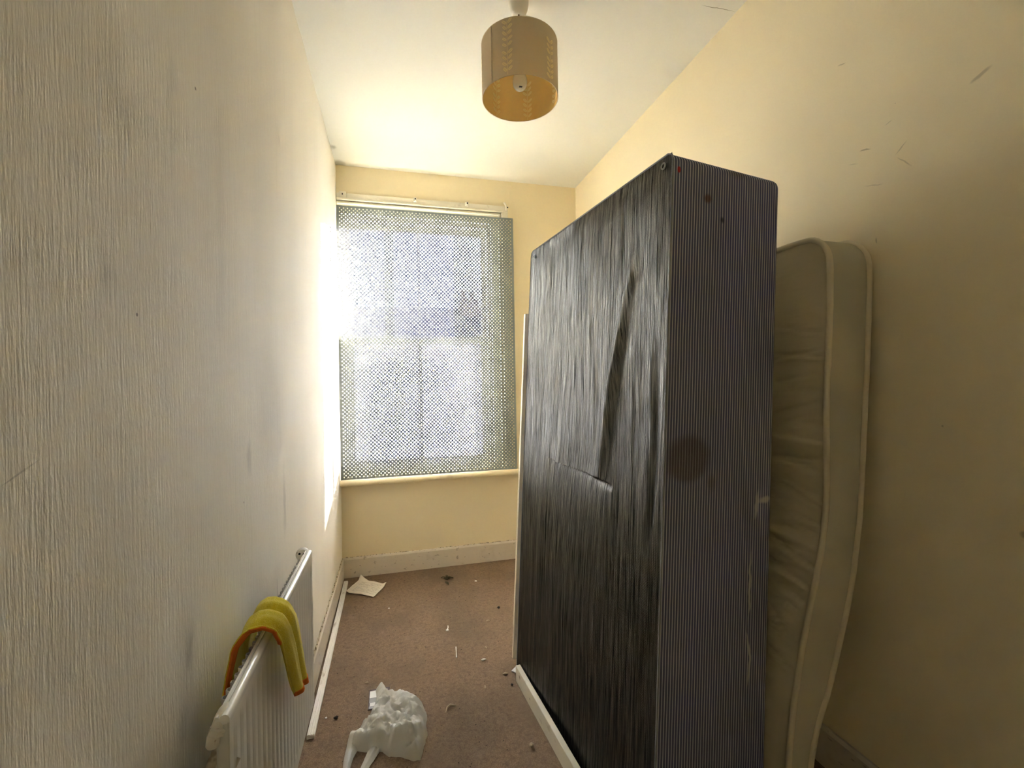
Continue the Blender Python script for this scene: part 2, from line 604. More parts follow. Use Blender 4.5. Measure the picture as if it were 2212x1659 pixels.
# mattress
m = Mat('mattress_damask', (0.60, 0.52, 0.35), 0.85, 0.2)
m.patch((3, 3, 3), 0.45, 0.7, (0.53, 0.47, 0.32), 0.6)
m.bump(m.noise((20, 10, 46), 1, 2), 0.35, 0.006)
m.bump(m.noise((500, 500, 500), 1, 2), 0.3, 0.001)
M_MATT = m.done()
m = Mat('mattress_border_fabric', (0.55, 0.50, 0.37), 0.85, 0.2)
m.patch((5, 5, 2.5), 0.45, 0.65, (0.47, 0.45, 0.35), 0.6)
m.bump(m.noise((500, 500, 500), 1, 2), 0.3, 0.001)
M_BORD = m.done()
m = Mat('mattress_tape', (0.66, 0.58, 0.42), 0.8, 0.25)
M_TAPE = m.done()

m = Mat('cream_board_paint', (0.83, 0.75, 0.58), 0.45, 0.4)
m.patch((4, 4, 2), 0.5, 0.7, (0.78, 0.70, 0.53), 0.5)
M_BOARD = m.done()
m = Mat('batten_white_paint', (0.70, 0.66, 0.55), 0.45, 0.4)
m.patch((30, 12, 30), 0.60, 0.70, (0.45, 0.38, 0.28), 0.55)
m.spot((0.497, 1.88, 0.045), Y_, 0.012, Z_, 0.010, (0.20, 0.16, 0.12), 0.8, 0.6, 0.006, 80)
m.spot((0.503, 1.76, 0.03), Y_, 0.006, Z_, 0.006, (0.20, 0.16, 0.12), 0.8, 0.5)
M_BATTEN = m.done()

# lamp
m = Mat('shade_fabric_tan', (0.68, 0.575, 0.42), 0.85, 0.2)
m.bump(m.noise((500, 500, 500), 1, 2), 0.25, 0.0008)
M_SHADE = m.done(0.25, (0.76, 0.66, 0.46))
m = Mat('shade_inside_glow', (0.78, 0.57, 0.22), 0.7, 0.3)  # golden daylight coming through the shade, painted into its inside colour
M_SHADE_IN = m.done(0.45, (0.88, 0.66, 0.28))
m = Mat('leaf_print_cream', (0.92, 0.84, 0.60), 0.8, 0.2)
M_LEAF = m.done(0.5, (0.95, 0.80, 0.45))
m = Mat('leaf_print_inside_glow', (0.95, 0.84, 0.50), 0.8, 0.2)  # inside copy of the cream leaves, tinted by the same painted glow
M_LEAF_IN = m.done(0.5, (0.98, 0.86, 0.50))
M_ROSE = Mat('ceiling_rose_plastic', (0.84, 0.80, 0.70), 0.4, 0.4).done()
M_CORD = Mat('brown_flex', (0.16, 0.08, 0.03), 0.6, 0.3).done()
m = Mat('bulb_white_glass', (0.88, 0.84, 0.72), 0.15, 0.5)
M_BULB = m.done(0.3)
M_INK = Mat('grey_print', (0.06, 0.06, 0.06), 0.7, 0.2).done()

# small stuff
m = Mat('printed_paper', (0.86, 0.80, 0.71), 0.8, 0.2)
M_PAPER = m.done(0.1)
M_PAPERINK = Mat('paper_print', (0.48, 0.43, 0.38), 0.8, 0.2).done()
mm = Mat('carrier_bag_film', (0.88, 0.87, 0.82), 0.28, 0.6)
mm.bump(mm.noise((45, 45, 45), 1, 2, 0.6), 0.5, 0.006)
mm.done(0.38, (0.82, 0.82, 0.76))
_t = mm.t
_tr = _t.nodes.new('ShaderNodeBsdfTransparent')
_tr.inputs[0].default_value = (0.95, 0.95, 0.93, 1)
_mx = _t.nodes.new('ShaderNodeMixShader')
_mx.inputs[0].default_value = 0.20
_src = mm.out.inputs['Surface'].links[0].from_socket
_t.links.new(_src, _mx.inputs[1])
_t.links.new(_tr.outputs[0], _mx.inputs[2])
_t.links.new(_mx.outputs[0], mm.out.inputs['Surface'])
M_BAG = mm.m
M_CARD = Mat('card_white', (0.80, 0.80, 0.80), 0.5, 0.4).done()
M_CARDG = Mat('card_grey', (0.26, 0.27, 0.28), 0.5, 0.4).done()
M_CARDD = Mat('card_dark_rim', (0.06, 0.035, 0.035), 0.5, 0.4).done()
M_BITW = Mat('white_scrap', (0.85, 0.83, 0.78), 0.6, 0.3).done()
M_BITT = Mat('tan_crumb', (0.45, 0.36, 0.25), 0.8, 0.2).done()
M_BITD = Mat('dark_crumb', (0.03, 0.025, 0.018), 0.8, 0.2).done()
M_LEAFD = Mat('dry_leaf_dark', (0.06, 0.055, 0.025), 0.8, 0.2).done()

# outside
m = Mat('yard_concrete', (0.42, 0.41, 0.39), 0.9, 0.2)
m.patch((0.5, 0.5, 0.5), 0.45, 0.65, (0.34, 0.33, 0.31), 0.6)
M_YARD = m.done()
m = Mat('house_brick', (0.16, 0.13, 0.12), 0.9, 0.2)
m.patch((1, 1, 1), 0.4, 0.65, (0.13, 0.11, 0.11), 0.7)
M_BRICK = m.done()
M_SLATE = Mat('roof_slate', (0.07, 0.075, 0.085), 0.6, 0.4).done()
M_WPANE = Mat('house_window_glass', (0.04, 0.05, 0.06), 0.1, 0.5).done()
M_GARDEN = Mat('garden_wall_render', (0.45, 0.44, 0.42), 0.9, 0.2).done()


# ------------------------------------------------------------------ room shell
def wavy_wall(name, x, sgn, mat):
    """long side wall at x, room on the side sgn; face slightly uneven, like old plaster"""
    y0, y1 = YF - 0.1, YB + 0.19
    ny, nz = 90, 56
    V, F = [], []
    for i in range(nz + 1):
        z = ZC * i / nz + (0.0 if 0 < i < nz else (-0.1 if i == 0 else 0.1))
        for j in range(ny + 1):
            y = y0 + (y1 - y0) * j / ny
            d = 0.004 * noise.noise((y * 2.3, z * 2.1, x * 7)) + 0.0025 * noise.noise((y * 7, z * 6, x * 3))
            V.append((x - sgn * abs(d), y, z))
    F = grid_faces(nz + 1, ny + 1)
    k = len(V)
    xb = x - sgn * 0.12
    V += [(xb, y0, -0.1), (xb, y1, -0.1), (xb, y1, ZC + 0.1), (xb, y0, ZC + 0.1)]
    c = ny + 1
    F.append((k, k + 1, k + 2, k + 3))
    F.append((0, *range(1, c), k + 1, k))
    F.append((nz * c, *range(nz * c + 1, (nz + 1) * c), k + 2, k + 3))
    F.append((0, *[i * c for i in range(1, nz + 1)], k + 3, k))
    F.append((c - 1, *[i * c + c - 1 for i in range(1, nz + 1)], k + 2, k + 1))
    bm = bmesh.new()
    bv = [bm.verts.new(v) for v in V]
    for f in F:
        bm.faces.new([bv[i] for i in f])
    return struct(bm_obj(name, bm, mat, smooth=True, auto=30))


wall_left = wavy_wall('wall_left', XL, 1, M_WALL_L)
wall_right = wavy_wall('wall_right', XR, -1, M_WALL)

bm = bmesh.new()
add_box(bm, XL - 0.1, WX0, YB, YB + 0.19, -0.05, ZC + 0.05)
add_box(bm, WX1, XR + 0.1, YB, YB + 0.19, -0.05, ZC + 0.05)
add_box(bm, WX0, WX1, YB, YB + 0.19, -0.05, WZ0 - 0.03)
add_box(bm, WX0, WX1, YB, YB + 0.30, WZ1, ZC + 0.05)
wall_back = struct(bm_obj('wall_back', bm, M_WALL))
struct(box_obj('wall_front', (XL - 0.1, XR + 0.1, YF - 0.12, YF, -0.05, ZC + 0.05), M_WALL))
struct(box_obj('ceiling', (XL - 0.1, XR + 0.1, YF - 0.1, YB + 0.19, ZC, ZC + 0.12), M_CEIL))

# carpet with a soft uneven surface
nx, ny = 36, 80
V = []
for i in range(ny + 1):
    for j in range(nx + 1):
        x = XL - 0.05 + (XR - XL + 0.10) * j / nx
        y = YF - 0.05 + (YB - YF + 0.10) * i / ny
        V.append((x, y, -0.0015 + 0.0015 * noise.noise((x * 5, y * 5, 3))))
F = grid_faces(ny + 1, nx + 1)
k = len(V)
bmf = bmesh.new()
bv = [bmf.verts.new(v) for v in V]
for f in F:
    bmf.faces.new([bv[i] for i in f])
add_box(bmf, XL - 0.05, XR + 0.05, YF - 0.05, YB + 0.05, -0.12, -0.006)
struct(bm_obj('floor', bmf, M_CARPET, smooth=True, auto=40))

# skirting boards, a chamfered top on each, and the ragged plaster edge above them
ZS = 0.134


def skirt_prof(t, h):
    return [(0, 0), (t, 0), (t, h - 0.012), (t - 0.006, h), (0, h)]


bb = extrude_obj('baseboard_back', skirt_prof(0.015, ZS), lambda p, q: (XL, YB - p, q), lambda p, q: (XR, YB - p, q), M_SKIRT)
bl = extrude_obj('baseboard_left', skirt_prof(0.010, ZS), lambda p, q: (XL + p, YF, q), lambda p, q: (XL + p, YB - 0.015, q), M_SKIRT)
br = extrude_obj('baseboard_right', skirt_prof(0.014, ZS), lambda p, q: (XR - p, YF, q), lambda p, q: (XR - p, YB - 0.015, q), M_SKIRT)
for o in (bb, bl, br):
    struct(o)


def ragged(name, parent, f, n, hmin, hmax, seed):
    """broken strip of plaster along the top of a skirting board"""
    rnd = random.Random(seed)
    V, F = [], []
    for i in range(n + 1):
        h = rnd.uniform(hmin, hmax) if rnd.random() > 0.25 else 0.001
        V += [f(i / n, 0, 0), f(i / n, 0.004 + 0.003 * rnd.random(), 0), f(i / n, 0.002, h), f(i / n, 0, h)]
    for i in range(n):
        a, b = i * 4, i * 4 + 4
        F += [(a + 1, b + 1, b + 2, a + 2), (a + 2, b + 2, b + 3, a + 3)]
    return mesh_obj(name, V, F, M_CHIP, parent)


ragged('plaster_edge', bl, lambda t, d, h: (XL + d, 1.3 + t * (YB - 1.32), ZS + h), 150, 0.003, 0.013, 3)
ragged('plaster_edge', bb, lambda t, d, h: (XL + t * (XR - XL), YB - d, ZS + h), 140, 0.001, 0.006, 4)

# ------------------------------------------------------------------ window
bm = bmesh.new()
fy0, fy1 = YB + 0.03, YB + 0.17
add_box(bm, WX0, WX0 + 0.018, fy0, fy1, WZ0 - 0.02, WZ1)
add_box(bm, WX1 - 0.03, WX1, fy0, fy1, WZ0 - 0.02, WZ1)
add_box(bm, WX0 + 0.018, WX1 - 0.03, fy0, fy1, WZ1 - 0.04, WZ1)
add_box(bm, WX0 + 0.018, WX1 - 0.03, fy0, fy1, WZ0 - 0.03, WZ0)
win = struct(bm_obj('window_1', bm, M_SASH))


def sash(name, y0, y1, z0, z1, x0, x1, st, rail_b, rail_t, glass, gname):
    xm = (x0 + x1) / 2 + 0.005
    s_ = bmesh.new()
    add_box(s_, x0, x0 + st, y0, y1, z0, z1)
    add_box(s_, x1 - st, x1, y0, y1, z0, z1)
    add_box(s_, x0 + st, x1 - st, y0, y1, z0, z0 + rail_b)
    add_box(s_, x0 + st, x1 - st, y0, y1, z1 - rail_t, z1)
    so = bm_obj(name, s_, M_SASH, win)
    b = bmesh.new()
    add_box(b, xm - 0.011, xm + 0.011, y0 + 0.004, y1 - 0.004, z0 + rail_b, z1 - rail_t)
    bm_obj('glazing_bar', b, M_SASH, so)
    for a, c in ((x0 + st, xm - 0.011), (xm + 0.011, x1 - st)):
        yp = (y0 + y1) / 2
        mesh_obj(gname, [(a, yp, z0 + rail_b), (c, yp, z0 + rail_b), (c, yp, z1 - rail_t), (a, yp, z1 - rail_t)], [(0, 1, 2, 3)], glass, so)
    return so


ZM = 1.66
sash('upper_sash', YB + 0.115, YB + 0.155, ZM - 0.045, WZ1 - 0.04, WX0 + 0.018, WX1 - 0.03, 0.028, 0.045, 0.035, M_GLASS, 'clear_pane')
sash('lower_sash', YB + 0.065, YB + 0.105, WZ0, ZM, WX0 + 0.018, WX1 - 0.03, 0.050, 0.085, 0.045, M_FROST, 'obscured_pane')

# architrave round the top and right of the opening (left side dies into the side wall)
tr = bmesh.new()
add_box(tr, XL + 0.003, 0.838, YB - 0.016, YB, 2.575, 2.617, 0.002)
add_box(tr, 0.795, 0.838, YB - 0.016, YB, 0.672, 2.575, 0.002)
trim = struct(bm_obj('trim_1', tr, M_TRIM, smooth=True, auto=30))


def moulding(name, w0, w1, th):
    """one step of the moulding: head and right jamb mitred"""
    m_ = bmesh.new()
    add_box(m_, XL + 0.003, 0.838 - w0, YB - th, YB + 0.01, 2.617 - w1, 2.617 - w0, 0.004, 3)
    add_box(m_, 0.838 - w1, 0.838 - w0, YB - th, YB + 0.01, 0.672, 2.617 - w1, 0.004, 3)
    return bm_obj(name, m_, M_TRIM, trim, smooth=True, auto=30)


moulding('bead', 0.036, 0.050, 0.024)
moulding('bead', 0.060, 0.074, 0.020)
inner = bmesh.new()
add_box(inner, XL + 0.003, WX1 + 0.02, YB - 0.006, YB + 0.03, 2.485, 2.545)
add_box(inner, WX1 - 0.002, 0.766, YB - 0.006, YB + 0.03, 0.672, 2.485)
add_box(inner, XL + 0.002, WX0 + 0.004, YB - 0.004, YB + 0.03, 0.672, 2.485)
bm_obj('lining_board', inner, M_TRIM, trim)
for bx_, kind in ((-0.318, 0), (0.165, 1), (0.533, 1), (0.822, 2)):
    b = bmesh.new()
    zb = 2.602
    if kind == 0:
        add_box(b, bx_ - 0.022, bx_ + 0.022, YB - 0.022, YB - 0.014, zb - 0.022, zb + 0.024, 0.003)
    elif kind == 1:
        add_box(b, bx_ - 0.012, bx_ + 0.012, YB - 0.030, YB - 0.014, zb - 0.010, zb + 0.020, 0.003)
        add_box(b, bx_ - 0.004, bx_ + 0.006, YB - 0.040, YB - 0.026, zb - 0.004, zb + 0.010, 0.002)
    else:
        V, F = tube_data([(bx_ - 0.012, YB - 0.022, zb + 0.040), (bx_, YB - 0.026, zb + 0.018), (bx_ + 0.004, YB - 0.024, zb - 0.02)], 0.007, 8)
        bv = [b.verts.new(v) for v in V]
        for f in F:
            b.faces.new([bv[i] for i in f])
    br_ = bm_obj('curtain_bracket', b, M_TRIM, trim, smooth=True, auto=30)
    h = bmesh.new()
    yh = {0: 0.0224, 1: 0.0404, 2: 0.0224}[kind]
    dx = 0.014 if kind == 2 else 0.0
    add_box(h, bx_ + dx - 0.004, bx_ + dx + 0.004, YB - yh - 0.0006, YB - yh + 0.002, zb + 0.000, zb + 0.010)
    bm_obj('screw_hole', h, M_DARK, br_)

# window board with rounded nose
prof = []
for k in range(9):
    a = -math.pi / 2 + math.pi * k / 8
    prof.append((0.066 + 0.018 * math.cos(a), 0.652 + 0.018 * math.sin(a)))
prof = [(-0.02, 0.634)] + prof + [(-0.02, 0.670)]
sill = extrude_obj('trim_2', prof, lambda p, q: (XL + 0.002, YB - p, q), lambda p, q: (0.876, YB - p, q), M_SILL, smooth=True)
struct(sill)

# ------------------------------------------------------------------ perforated sheet over the window
def perforated():
    x0, x1, z0, z1 = XL + 0.004, 0.870, 0.671, 2.522
    yb, th = YB - 0.040, 0.0014
    a = 0.0252
    nc = int((x1 - x0 - 0.01) / a)
    nr = int((z1 - z0 - 0.012) / (a / 2))
    ch = a / 2
    mx, mz = (x1 - x0 - nc * a) / 2, (z1 - z0 - nr * ch) / 2
    r = 0.0047
    nseg = 10
    V, F = [], []
    idx = {}

    def vert(x, z):
        key = (round(x * 1e5), round(z * 1e5))
        if key not in idx:
            idx[key] = len(V)
            V.append((x, z))
        return idx[key]
    for j in range(nr):
        zc0 = z0 + mz + j * ch
        off = 0 if j % 2 == 0 else -a / 2
        cols = nc if j % 2 == 0 else nc + 1
        for i in range(cols):
            xa = x0 + mx + off + i * a
            xb = xa + a
            cx, cz = (xa + xb) / 2, zc0 + ch / 2
            cut = False
            if xa < x0 + mx - 1e-6:
                xa = x0 + mx
                cut = True
            if xb > x0 + mx + nc * a + 1e-6:
                xb = x0 + mx + nc * a
                cut = True
            if cut:
                F.append((vert(xa, zc0), vert(xb, zc0), vert(xb, zc0 + ch), vert(xa, zc0 + ch)))
                continue
            ring = [vert(cx + r * math.cos(2 * math.pi * k / nseg), cz + r * math.sin(2 * math.pi * k / nseg)) for k in range(nseg)]
            A, B = vert(xa, zc0), vert(xb, zc0)
            Cc, D = vert(xb, zc0 + ch), vert(xa, zc0 + ch)
            mb, mt = vert(cx, zc0), vert(cx, zc0 + ch)
            # ring angles: 0=right, 72..: split in quadrants (nseg=10 -> 0,36,72,108,144,180,...)
            F += [(B, Cc, ring[1], ring[0]), (Cc, ring[2], ring[1]), (Cc, mt, ring[2]), (mt, ring[3], ring[2]), (mt, D, ring[3]),
                  (D, ring[4], ring[3]), (D, ring[5], ring[4]), (D, A, ring[5]), (A, ring[6], ring[5]), (A, ring[7], ring[6]),
                  (A, mb, ring[7]), (mb, ring[8], ring[7]), (mb, B, ring[8]), (B, ring[9], ring[8]), (B, ring[0], ring[9])]
    # plain margin
    X0, X1, Z0, Z1 = x0 + mx, x0 + mx + nc * a, z0 + mz, z0 + mz + nr * ch
    for q in (((x0, z0), (x1, z0), (x1, Z0), (x0, Z0)), ((x0, Z1), (x1, Z1), (x1, z1), (x0, z1)),
              ((x0, Z0), (X0, Z0), (X0, Z1), (x0, Z1)), ((X1, Z0), (x1, Z0), (x1, Z1), (X1, Z1))):
        F.append(tuple(vert(*p) for p in q))

    def bow(x, z):
        return 0.006 * math.sin(math.pi * (x - x0) / (x1 - x0)) * math.sin(math.pi * (z - z0) / (z1 - z0))
    o = mesh_obj('perforated_sheet', [(x, yb - bow(x, z), z) for x, z in V], F, M_PERF)
    so = o.modifiers.new('thickness', 'SOLIDIFY')
    so.thickness = th
    so.offset = 0
    return o


sheet = perforated()
tag(sheet, 'tall grey perforated sheet fixed flat over the whole window', 'window screen')

# ------------------------------------------------------------------ outside the window
struct(box_obj('outdoor_ground', (-16, 40, YB + 0.6, 40, -0.6, -0.5), M_YARD))


def house(x0, x1, y0, h, roof, label, chim):
    t = thing('terraced_house', label, 'house', ((x0 + x1) / 2, y0, -0.5), 'houses across the yard')
    box_obj('house_wall', (x0, x1, y0, y0 + 6, -0.5, h), M_BRICK, t)
    extrude_obj('roof', [(y0 - 0.25, h), (y0 + 6.25, h), (y0 + 3, h + roof)], lambda p, q: (x0, p, q), lambda p, q: (x1, p, q), M_SLATE, t)
    c = box_obj('chimney', (chim - 0.35, chim + 0.35, y0 + 2.2, y0 + 3.1, h + 0.4, h + roof + 0.25), M_BRICK, t, 0.02)
    for d in (-0.18, 0.18):
        lathe_obj('chimney_pot', [(0.11, 0), (0.09, 0.35), (0.12, 0.38)], M_BRICK, c, 10, (chim + d, y0 + 2.65, h + roof + 0.25))
    for wx in (x0 + (x1 - x0) * 0.3, x0 + (x1 - x0) * 0.7):
        f = box_obj('house_window', (wx - 0.5, wx + 0.5, y0 - 0.04, y0 + 0.02, 0.6, 2.0), M_TRIM, t)
        box_obj('window_pane', (wx - 0.43, wx + 0.43, y0 - 0.05, y0 - 0.035, 0.68, 1.92), M_WPANE, f)


house(-4.2, 0.2, 16.0, 2.6, 1.9, 'dim slate-roofed house seen through the screen, left of the two', -3.2)
house(0.2, 5.0, 16.0, 2.6, 1.9, 'dim slate-roofed house seen through the screen, right one with chimney showing', 3.0)

# ------------------------------------------------------------------ radiator on the left wall
RY0, RY1, RZ0, RZ1, RXF = 0.810, 1.555, 0.302, 0.785, -0.261
rad = thing('radiator', 'white single-panel radiator low on the left wall, cloth hanging over it', 'radiator', (RXF, (RY0 + RY1) / 2, RZ0))
# fluted front panel
n_fl = 22
V, F = [], []
ys = []
for k in range(n_fl):
    y = RY0 + 0.012 + (RY1 - RY0 - 0.024) * k / n_fl
    p = (RY1 - RY0 - 0.024) / n_fl
    ys += [(y, 0), (y + p * 0.12, -0.0005), (y + p * 0.22, -0.0005), (y + p * 0.32, 0), (y + p * 0.62, 0.0006)]
ys = [(RY0, 0)] + ys + [(RY1 - 0.012, 0), (RY1, 0)]
rows = [(RZ0, 0, -0.008), (RZ0 + 0.006, 0, 0), (RZ0 + 0.03, 0, 0), (RZ0 + 0.045, 1, 0), (RZ1 - 0.040, 1, 0), (RZ1 - 0.026, 0, 0), (RZ1 - 0.012, 0, 0)]
for z, g, dx in rows:
    for y, d in ys:
        V.append((RXF + dx + d * g, y, z))
F = grid_faces(len(rows), len(ys))
fp = mesh_obj('front_panel', V, F, M_RAD, rad)
so = fp.modifiers.new('t', 'SOLIDIFY')
so.thickness = 0.003
so.offset = -1
# rolled top rail
prof = [(RXF + 0.0005, RZ1 - 0.014)] + [(RXF - 0.0070 + 0.0075 * math.cos(q_), RZ1 - 0.0075 + 0.0085 * math.sin(q_)) for q_ in [math.pi * k_ / 14 for k_ in range(0, 12)]]
prof += [(RXF - 0.0145, RZ1 - 0.005), (RXF - 0.0160, RZ1 - 0.001), (RXF - 0.0195, RZ1 - 0.001), (RXF - 0.0205, RZ1 - 0.014)]
extrude_obj('top_rail', prof, lambda p, q: (p, RY0, q), lambda p, q: (p, RY1, q), M_RADT, rad, smooth=True)
box_obj('end_cap', (RXF - 0.018, RXF - 0.001, RY0, RY0 + 0.010, RZ0, RZ1 - 0.013), M_RAD, rad, 0.003)
box_obj('end_cap', (RXF - 0.018, RXF - 0.001, RY1 - 0.010, RY1, RZ0, RZ1 - 0.013), M_RAD, rad, 0.003)
box_obj('back_panel', (RXF - 0.020, RXF - 0.016, RY0 + 0.004, RY1 - 0.004, RZ0 + 0.01, RZ1 - 0.013), M_RAD, rad)
# zig-zag convector fins behind
nf = 30
V = []
for z in (RZ0 + 0.06, RZ1 - 0.006):
    for k in range(nf * 4 + 1):
        y = RY0 + 0.05 + (RY1 - RY0 - 0.10) * k / (nf * 4)
        V.append((RXF - 0.0205 - (0.008 if (k % 4) in (1, 2) else 0.0), y, z))
fins = mesh_obj('convector_fins', V, grid_faces(2, nf * 4 + 1), M_RAD, rad)
so = fins.modifiers.new('t', 'SOLIDIFY')
so.thickness = 0.0012
for y in (RY0 + 0.14, RY1 - 0.14):
    box_obj('wall_bracket', (XL - 0.002, RXF - 0.026, y - 0.012, y + 0.012, RZ0 + 0.05, RZ1 - 0.30), M_RAD, rad)
# near-end valve: elbow, union nut, body, tail pipes
vx, vy = -0.2735, 0.826
val = tube_obj('valve_elbow', [(vx - 0.002, vy + 0.034, 0.766), (vx - 0.001, vy + 0.018, 0.775), (vx - 0.001, vy + 0.004, 0.7795), (vx - 0.003, vy - 0.006, 0.776), (vx - 0.005, vy - 0.011, 0.768), (vx - 0.006, vy - 0.012, 0.760)], 0.0095, M_VALVE, rad, 14)
lathe_obj('union_nut', [(0.009, 0), (0.0125, 0.002), (0.0125, 0.010), (0.009, 0.012)], M_VALVE, val, 6, (vx - 0.004, vy - 0.013, 0.767), (-0.35, -0.25, -1))
lathe_obj('valve_cap', [(0.008, 0), (0.0098, 0.002), (0.0098, 0.019), (0.007, 0.023), (0.002, 0.024)], M_VALVE, rad, 18, (vx - 0.009, vy - 0.014, 0.762), (-0.10, -0.2, -1))
tube_obj('tail_pipe', [(vx + 0.006, vy + 0.02, 0.752), (vx - 0.008, vy + 0.010, 0.732), (vx - 0.024, vy + 0.008, 0.690), (vx - 0.036, vy + 0.006, 0.62), (vx - 0.04, vy, 0.40), (vx - 0.04, vy, 0.0)], 0.0075, M_PIPE, rad, 12)
tube_obj('tail_pipe', [(vx - 0.015, vy - 0.02, 0.0), (vx - 0.012, vy - 0.02, 0.55), (vx - 0.005, vy - 0.010, 0.66), (vx + 0.010, vy + 0.02, 0.69)], 0.0075, M_PIPE, rad, 12)
# far-end lockshield
vf = lathe_obj('valve_cap', [(0.012, 0.0), (0.018, 0.002), (0.020, 0.010), (0.020, 0.026), (0.015, 0.034), (0.003, 0.036)], M_VALVE, rad, 20, (-0.296, RY1 + 0.055, 0.758), (0.05, -1, 0.25))
tube_obj('valve_elbow', [(-0.280, RY1 - 0.012, 0.748), (-0.286, RY1 + 0.012, 0.752), (-0.294, RY1 + 0.040, 0.756), (-0.296, RY1 + 0.062, 0.757)], 0.010, M_VALVE, rad, 12)
for dx, dz in ((-0.007, 0.003), (0.006, 0.001)):
    lathe_obj('screw_slot', [(0.0035, 0), (0.0035, 0.0012)], M_DARK, vf, 10, (-0.294 + dx, RY1 + 0.0192, 0.767 + dz), (0.05, -1, 0.25))

# ------------------------------------------------------------------ cloth over the radiator
cl = thing('cleaning_cloth', 'yellow microfibre cloth with orange edging draped over the radiator', 'cloth', (RXF, 1.09, RZ1))
path = [(-0.326, 0.590, 1.080, 0.108), (-0.323, 0.65, 1.080, 0.108), (-0.319, 0.70, 1.080, 0.104), (-0.313, 0.750, 1.080, 0.098), (-0.303, 0.788, 1.082, 0.088),
        (-0.286, 0.806, 1.085, 0.074), (-0.268, 0.807, 1.086, 0.066), (-0.252, 0.795, 1.092, 0.062), (-0.245, 0.768, 1.106, 0.060), (-0.242, 0.72, 1.130, 0.056),
        (-0.240, 0.66, 1.158, 0.052), (-0.238, 0.60, 1.184, 0.046), (-0.237, 0.562, 1.200, 0.040)]


def cloth_grid(b0, b1, nb, lift=0.0, na=34, a0=-1.0, a1=1.0):
    V = []
    m_ = len(path) - 1
    for i in range(nb + 1):
        s = (b0 + (b1 - b0) * i / nb) * m_
        k = min(int(s), m_ - 1)
        f = s - k
        f = f * f * (3 - 2 * f) * 0.3 + f * 0.7
        x, z, yc, hw = [path[k][q] * (1 - f) + path[k + 1][q] * f for q in range(4)]
        dx = path[k + 1][0] - path[k][0]
        dz = path[k + 1][1] - path[k][1]
        L = math.hypot(dx, dz)
        nxn, nzn = -dz / L, dx / L          # outward normal of the drape
        if nxn * (1 if s > m_ / 2 else -1) < 0 or (abs(nzn) > 0.7 and nzn < 0):
            nxn, nzn = -nxn, -nzn
        t = s / m_
        for j in range(na + 1):
            a = a0 + (a1 - a0) * j / na
            fold = 0.013 * (0.5 + 0.5 * math.cos(a * 6.8 + 0.9 + t * 2.4)) + 0.0045 * (0.5 + 0.5 * math.cos(a * 13 + 3 * t))
            fold *= 1.15 - 0.3 * abs(t - 0.5)
            fold *= 0.35 + 0.65 * smooth01((t - 0.22) / 0.2)
            fold += 0.0015 * noise.noise((a * 4, t * 9, 1.3))
            skew = 0.016 * a * (1 if t > 0.6 else 0) * (t - 0.6) * 2
            dz_ = -0.024 * (1 - a) * max(0, t - 0.85) / 0.15 * (-1) * 0.5 if t > 0.85 else 0
            o_ = 0.002 + fold + lift
            V.append((x + nxn * o_, yc + a * hw + skew, z + nzn * o_ + dz_))
    return V, nb + 1, na + 1


V, r_, c_ = cloth_grid(0.0, 0.965, 60)
co = mesh_obj('cloth_body', V, grid_faces(r_, c_), M_YEL, cl, smooth=True)
so = co.modifiers.new('t', 'SOLIDIFY')
so.thickness = 0.0035
so.offset = 0
V, r_, c_ = cloth_grid(0.955, 1.0, 6, 0.0012)
co2 = mesh_obj('hem', V, grid_faces(r_, c_), M_ORG, cl, smooth=True)
so = co2.modifiers.new('t', 'SOLIDIFY')
so.thickness = 0.0045
so.offset = 0
V, r_, c_ = cloth_grid(0.03, 0.68, 60, -0.0034, 5, -1.025, -0.88)
co3 = mesh_obj('edging', V, grid_faces(r_, c_), M_ORG, cl, smooth=True)
so = co3.modifiers.new('t', 'SOLIDIFY')
so.thickness = 0.0035
so.offset = 0

# ------------------------------------------------------------------ loose plastic trunking along the left skirting
prof = [(0, 0), (0.027, 0), (0.027, 0.013), (0.0235, 0.0165), (0.021, 0.014), (0.0185, 0.0165), (0.0145, 0.0165), (0.0125, 0.0135), (0.0105, 0.0165), (0.006, 0.0165), (0.0045, 0.014), (0.0025, 0.0160), (0, 0.013)]
tk = extrude_obj('cable_trunking', prof, lambda p, q: (-0.335 + p, 1.820, q), lambda p, q: (-0.344 + p, 3.192, q), M_PVC)
tag(tk, 'long white ridged plastic trunking lying on the carpet along the left skirting', 'trunking')

# ------------------------------------------------------------------ divan base standing on end
BO = Vector((0.611, 1.03, 0.024))
bv_ = Vector((-0.096, 0.959, 0)).normalized()
bw_ = Vector((0.107, 0, 1.876)).normalized()
bw_ = (bw_ - bv_ * bw_.dot(bv_)).normalized()
bu_ = bv_.cross(bw_)
BM = Matrix(((bu_.x, bv_.x, bw_.x, BO.x), (bu_.y, bv_.y, bw_.y, BO.y), (bu_.z, bv_.z, bw_.z, BO.z), (0, 0, 0, 1)))
BT, BW, BL = 0.386, 0.96, 1.88
bed = thing('divan_base', 'single divan bed base stood on end, black underside and blue striped sides', 'bed base', None, None, BM)
bm = bmesh.new()
add_box(bm, 0, BT, 0, BW, 0, BL)
bm.edges.ensure_lookup_table()
es = [e for e in bm.edges if not all(abs(v.co.x) < 1e-6 for v in e.verts)]
bmesh.ops.bevel(bm, geom=es, offset=0.026, segments=5, affect='EDGES', profile=0.5)
bmesh.ops.delete(bm, geom=[f for f in bm.faces if all(abs(v.co.x) < 1e-5 for v in f.verts)], context='FACES')
body = bm_obj('ticking_cover', bm, M_TICK, bed, smooth=True, auto=50)

# black dust cover, wrinkled, with two tension folds and a sagging slit
nv, nw = 150, 260


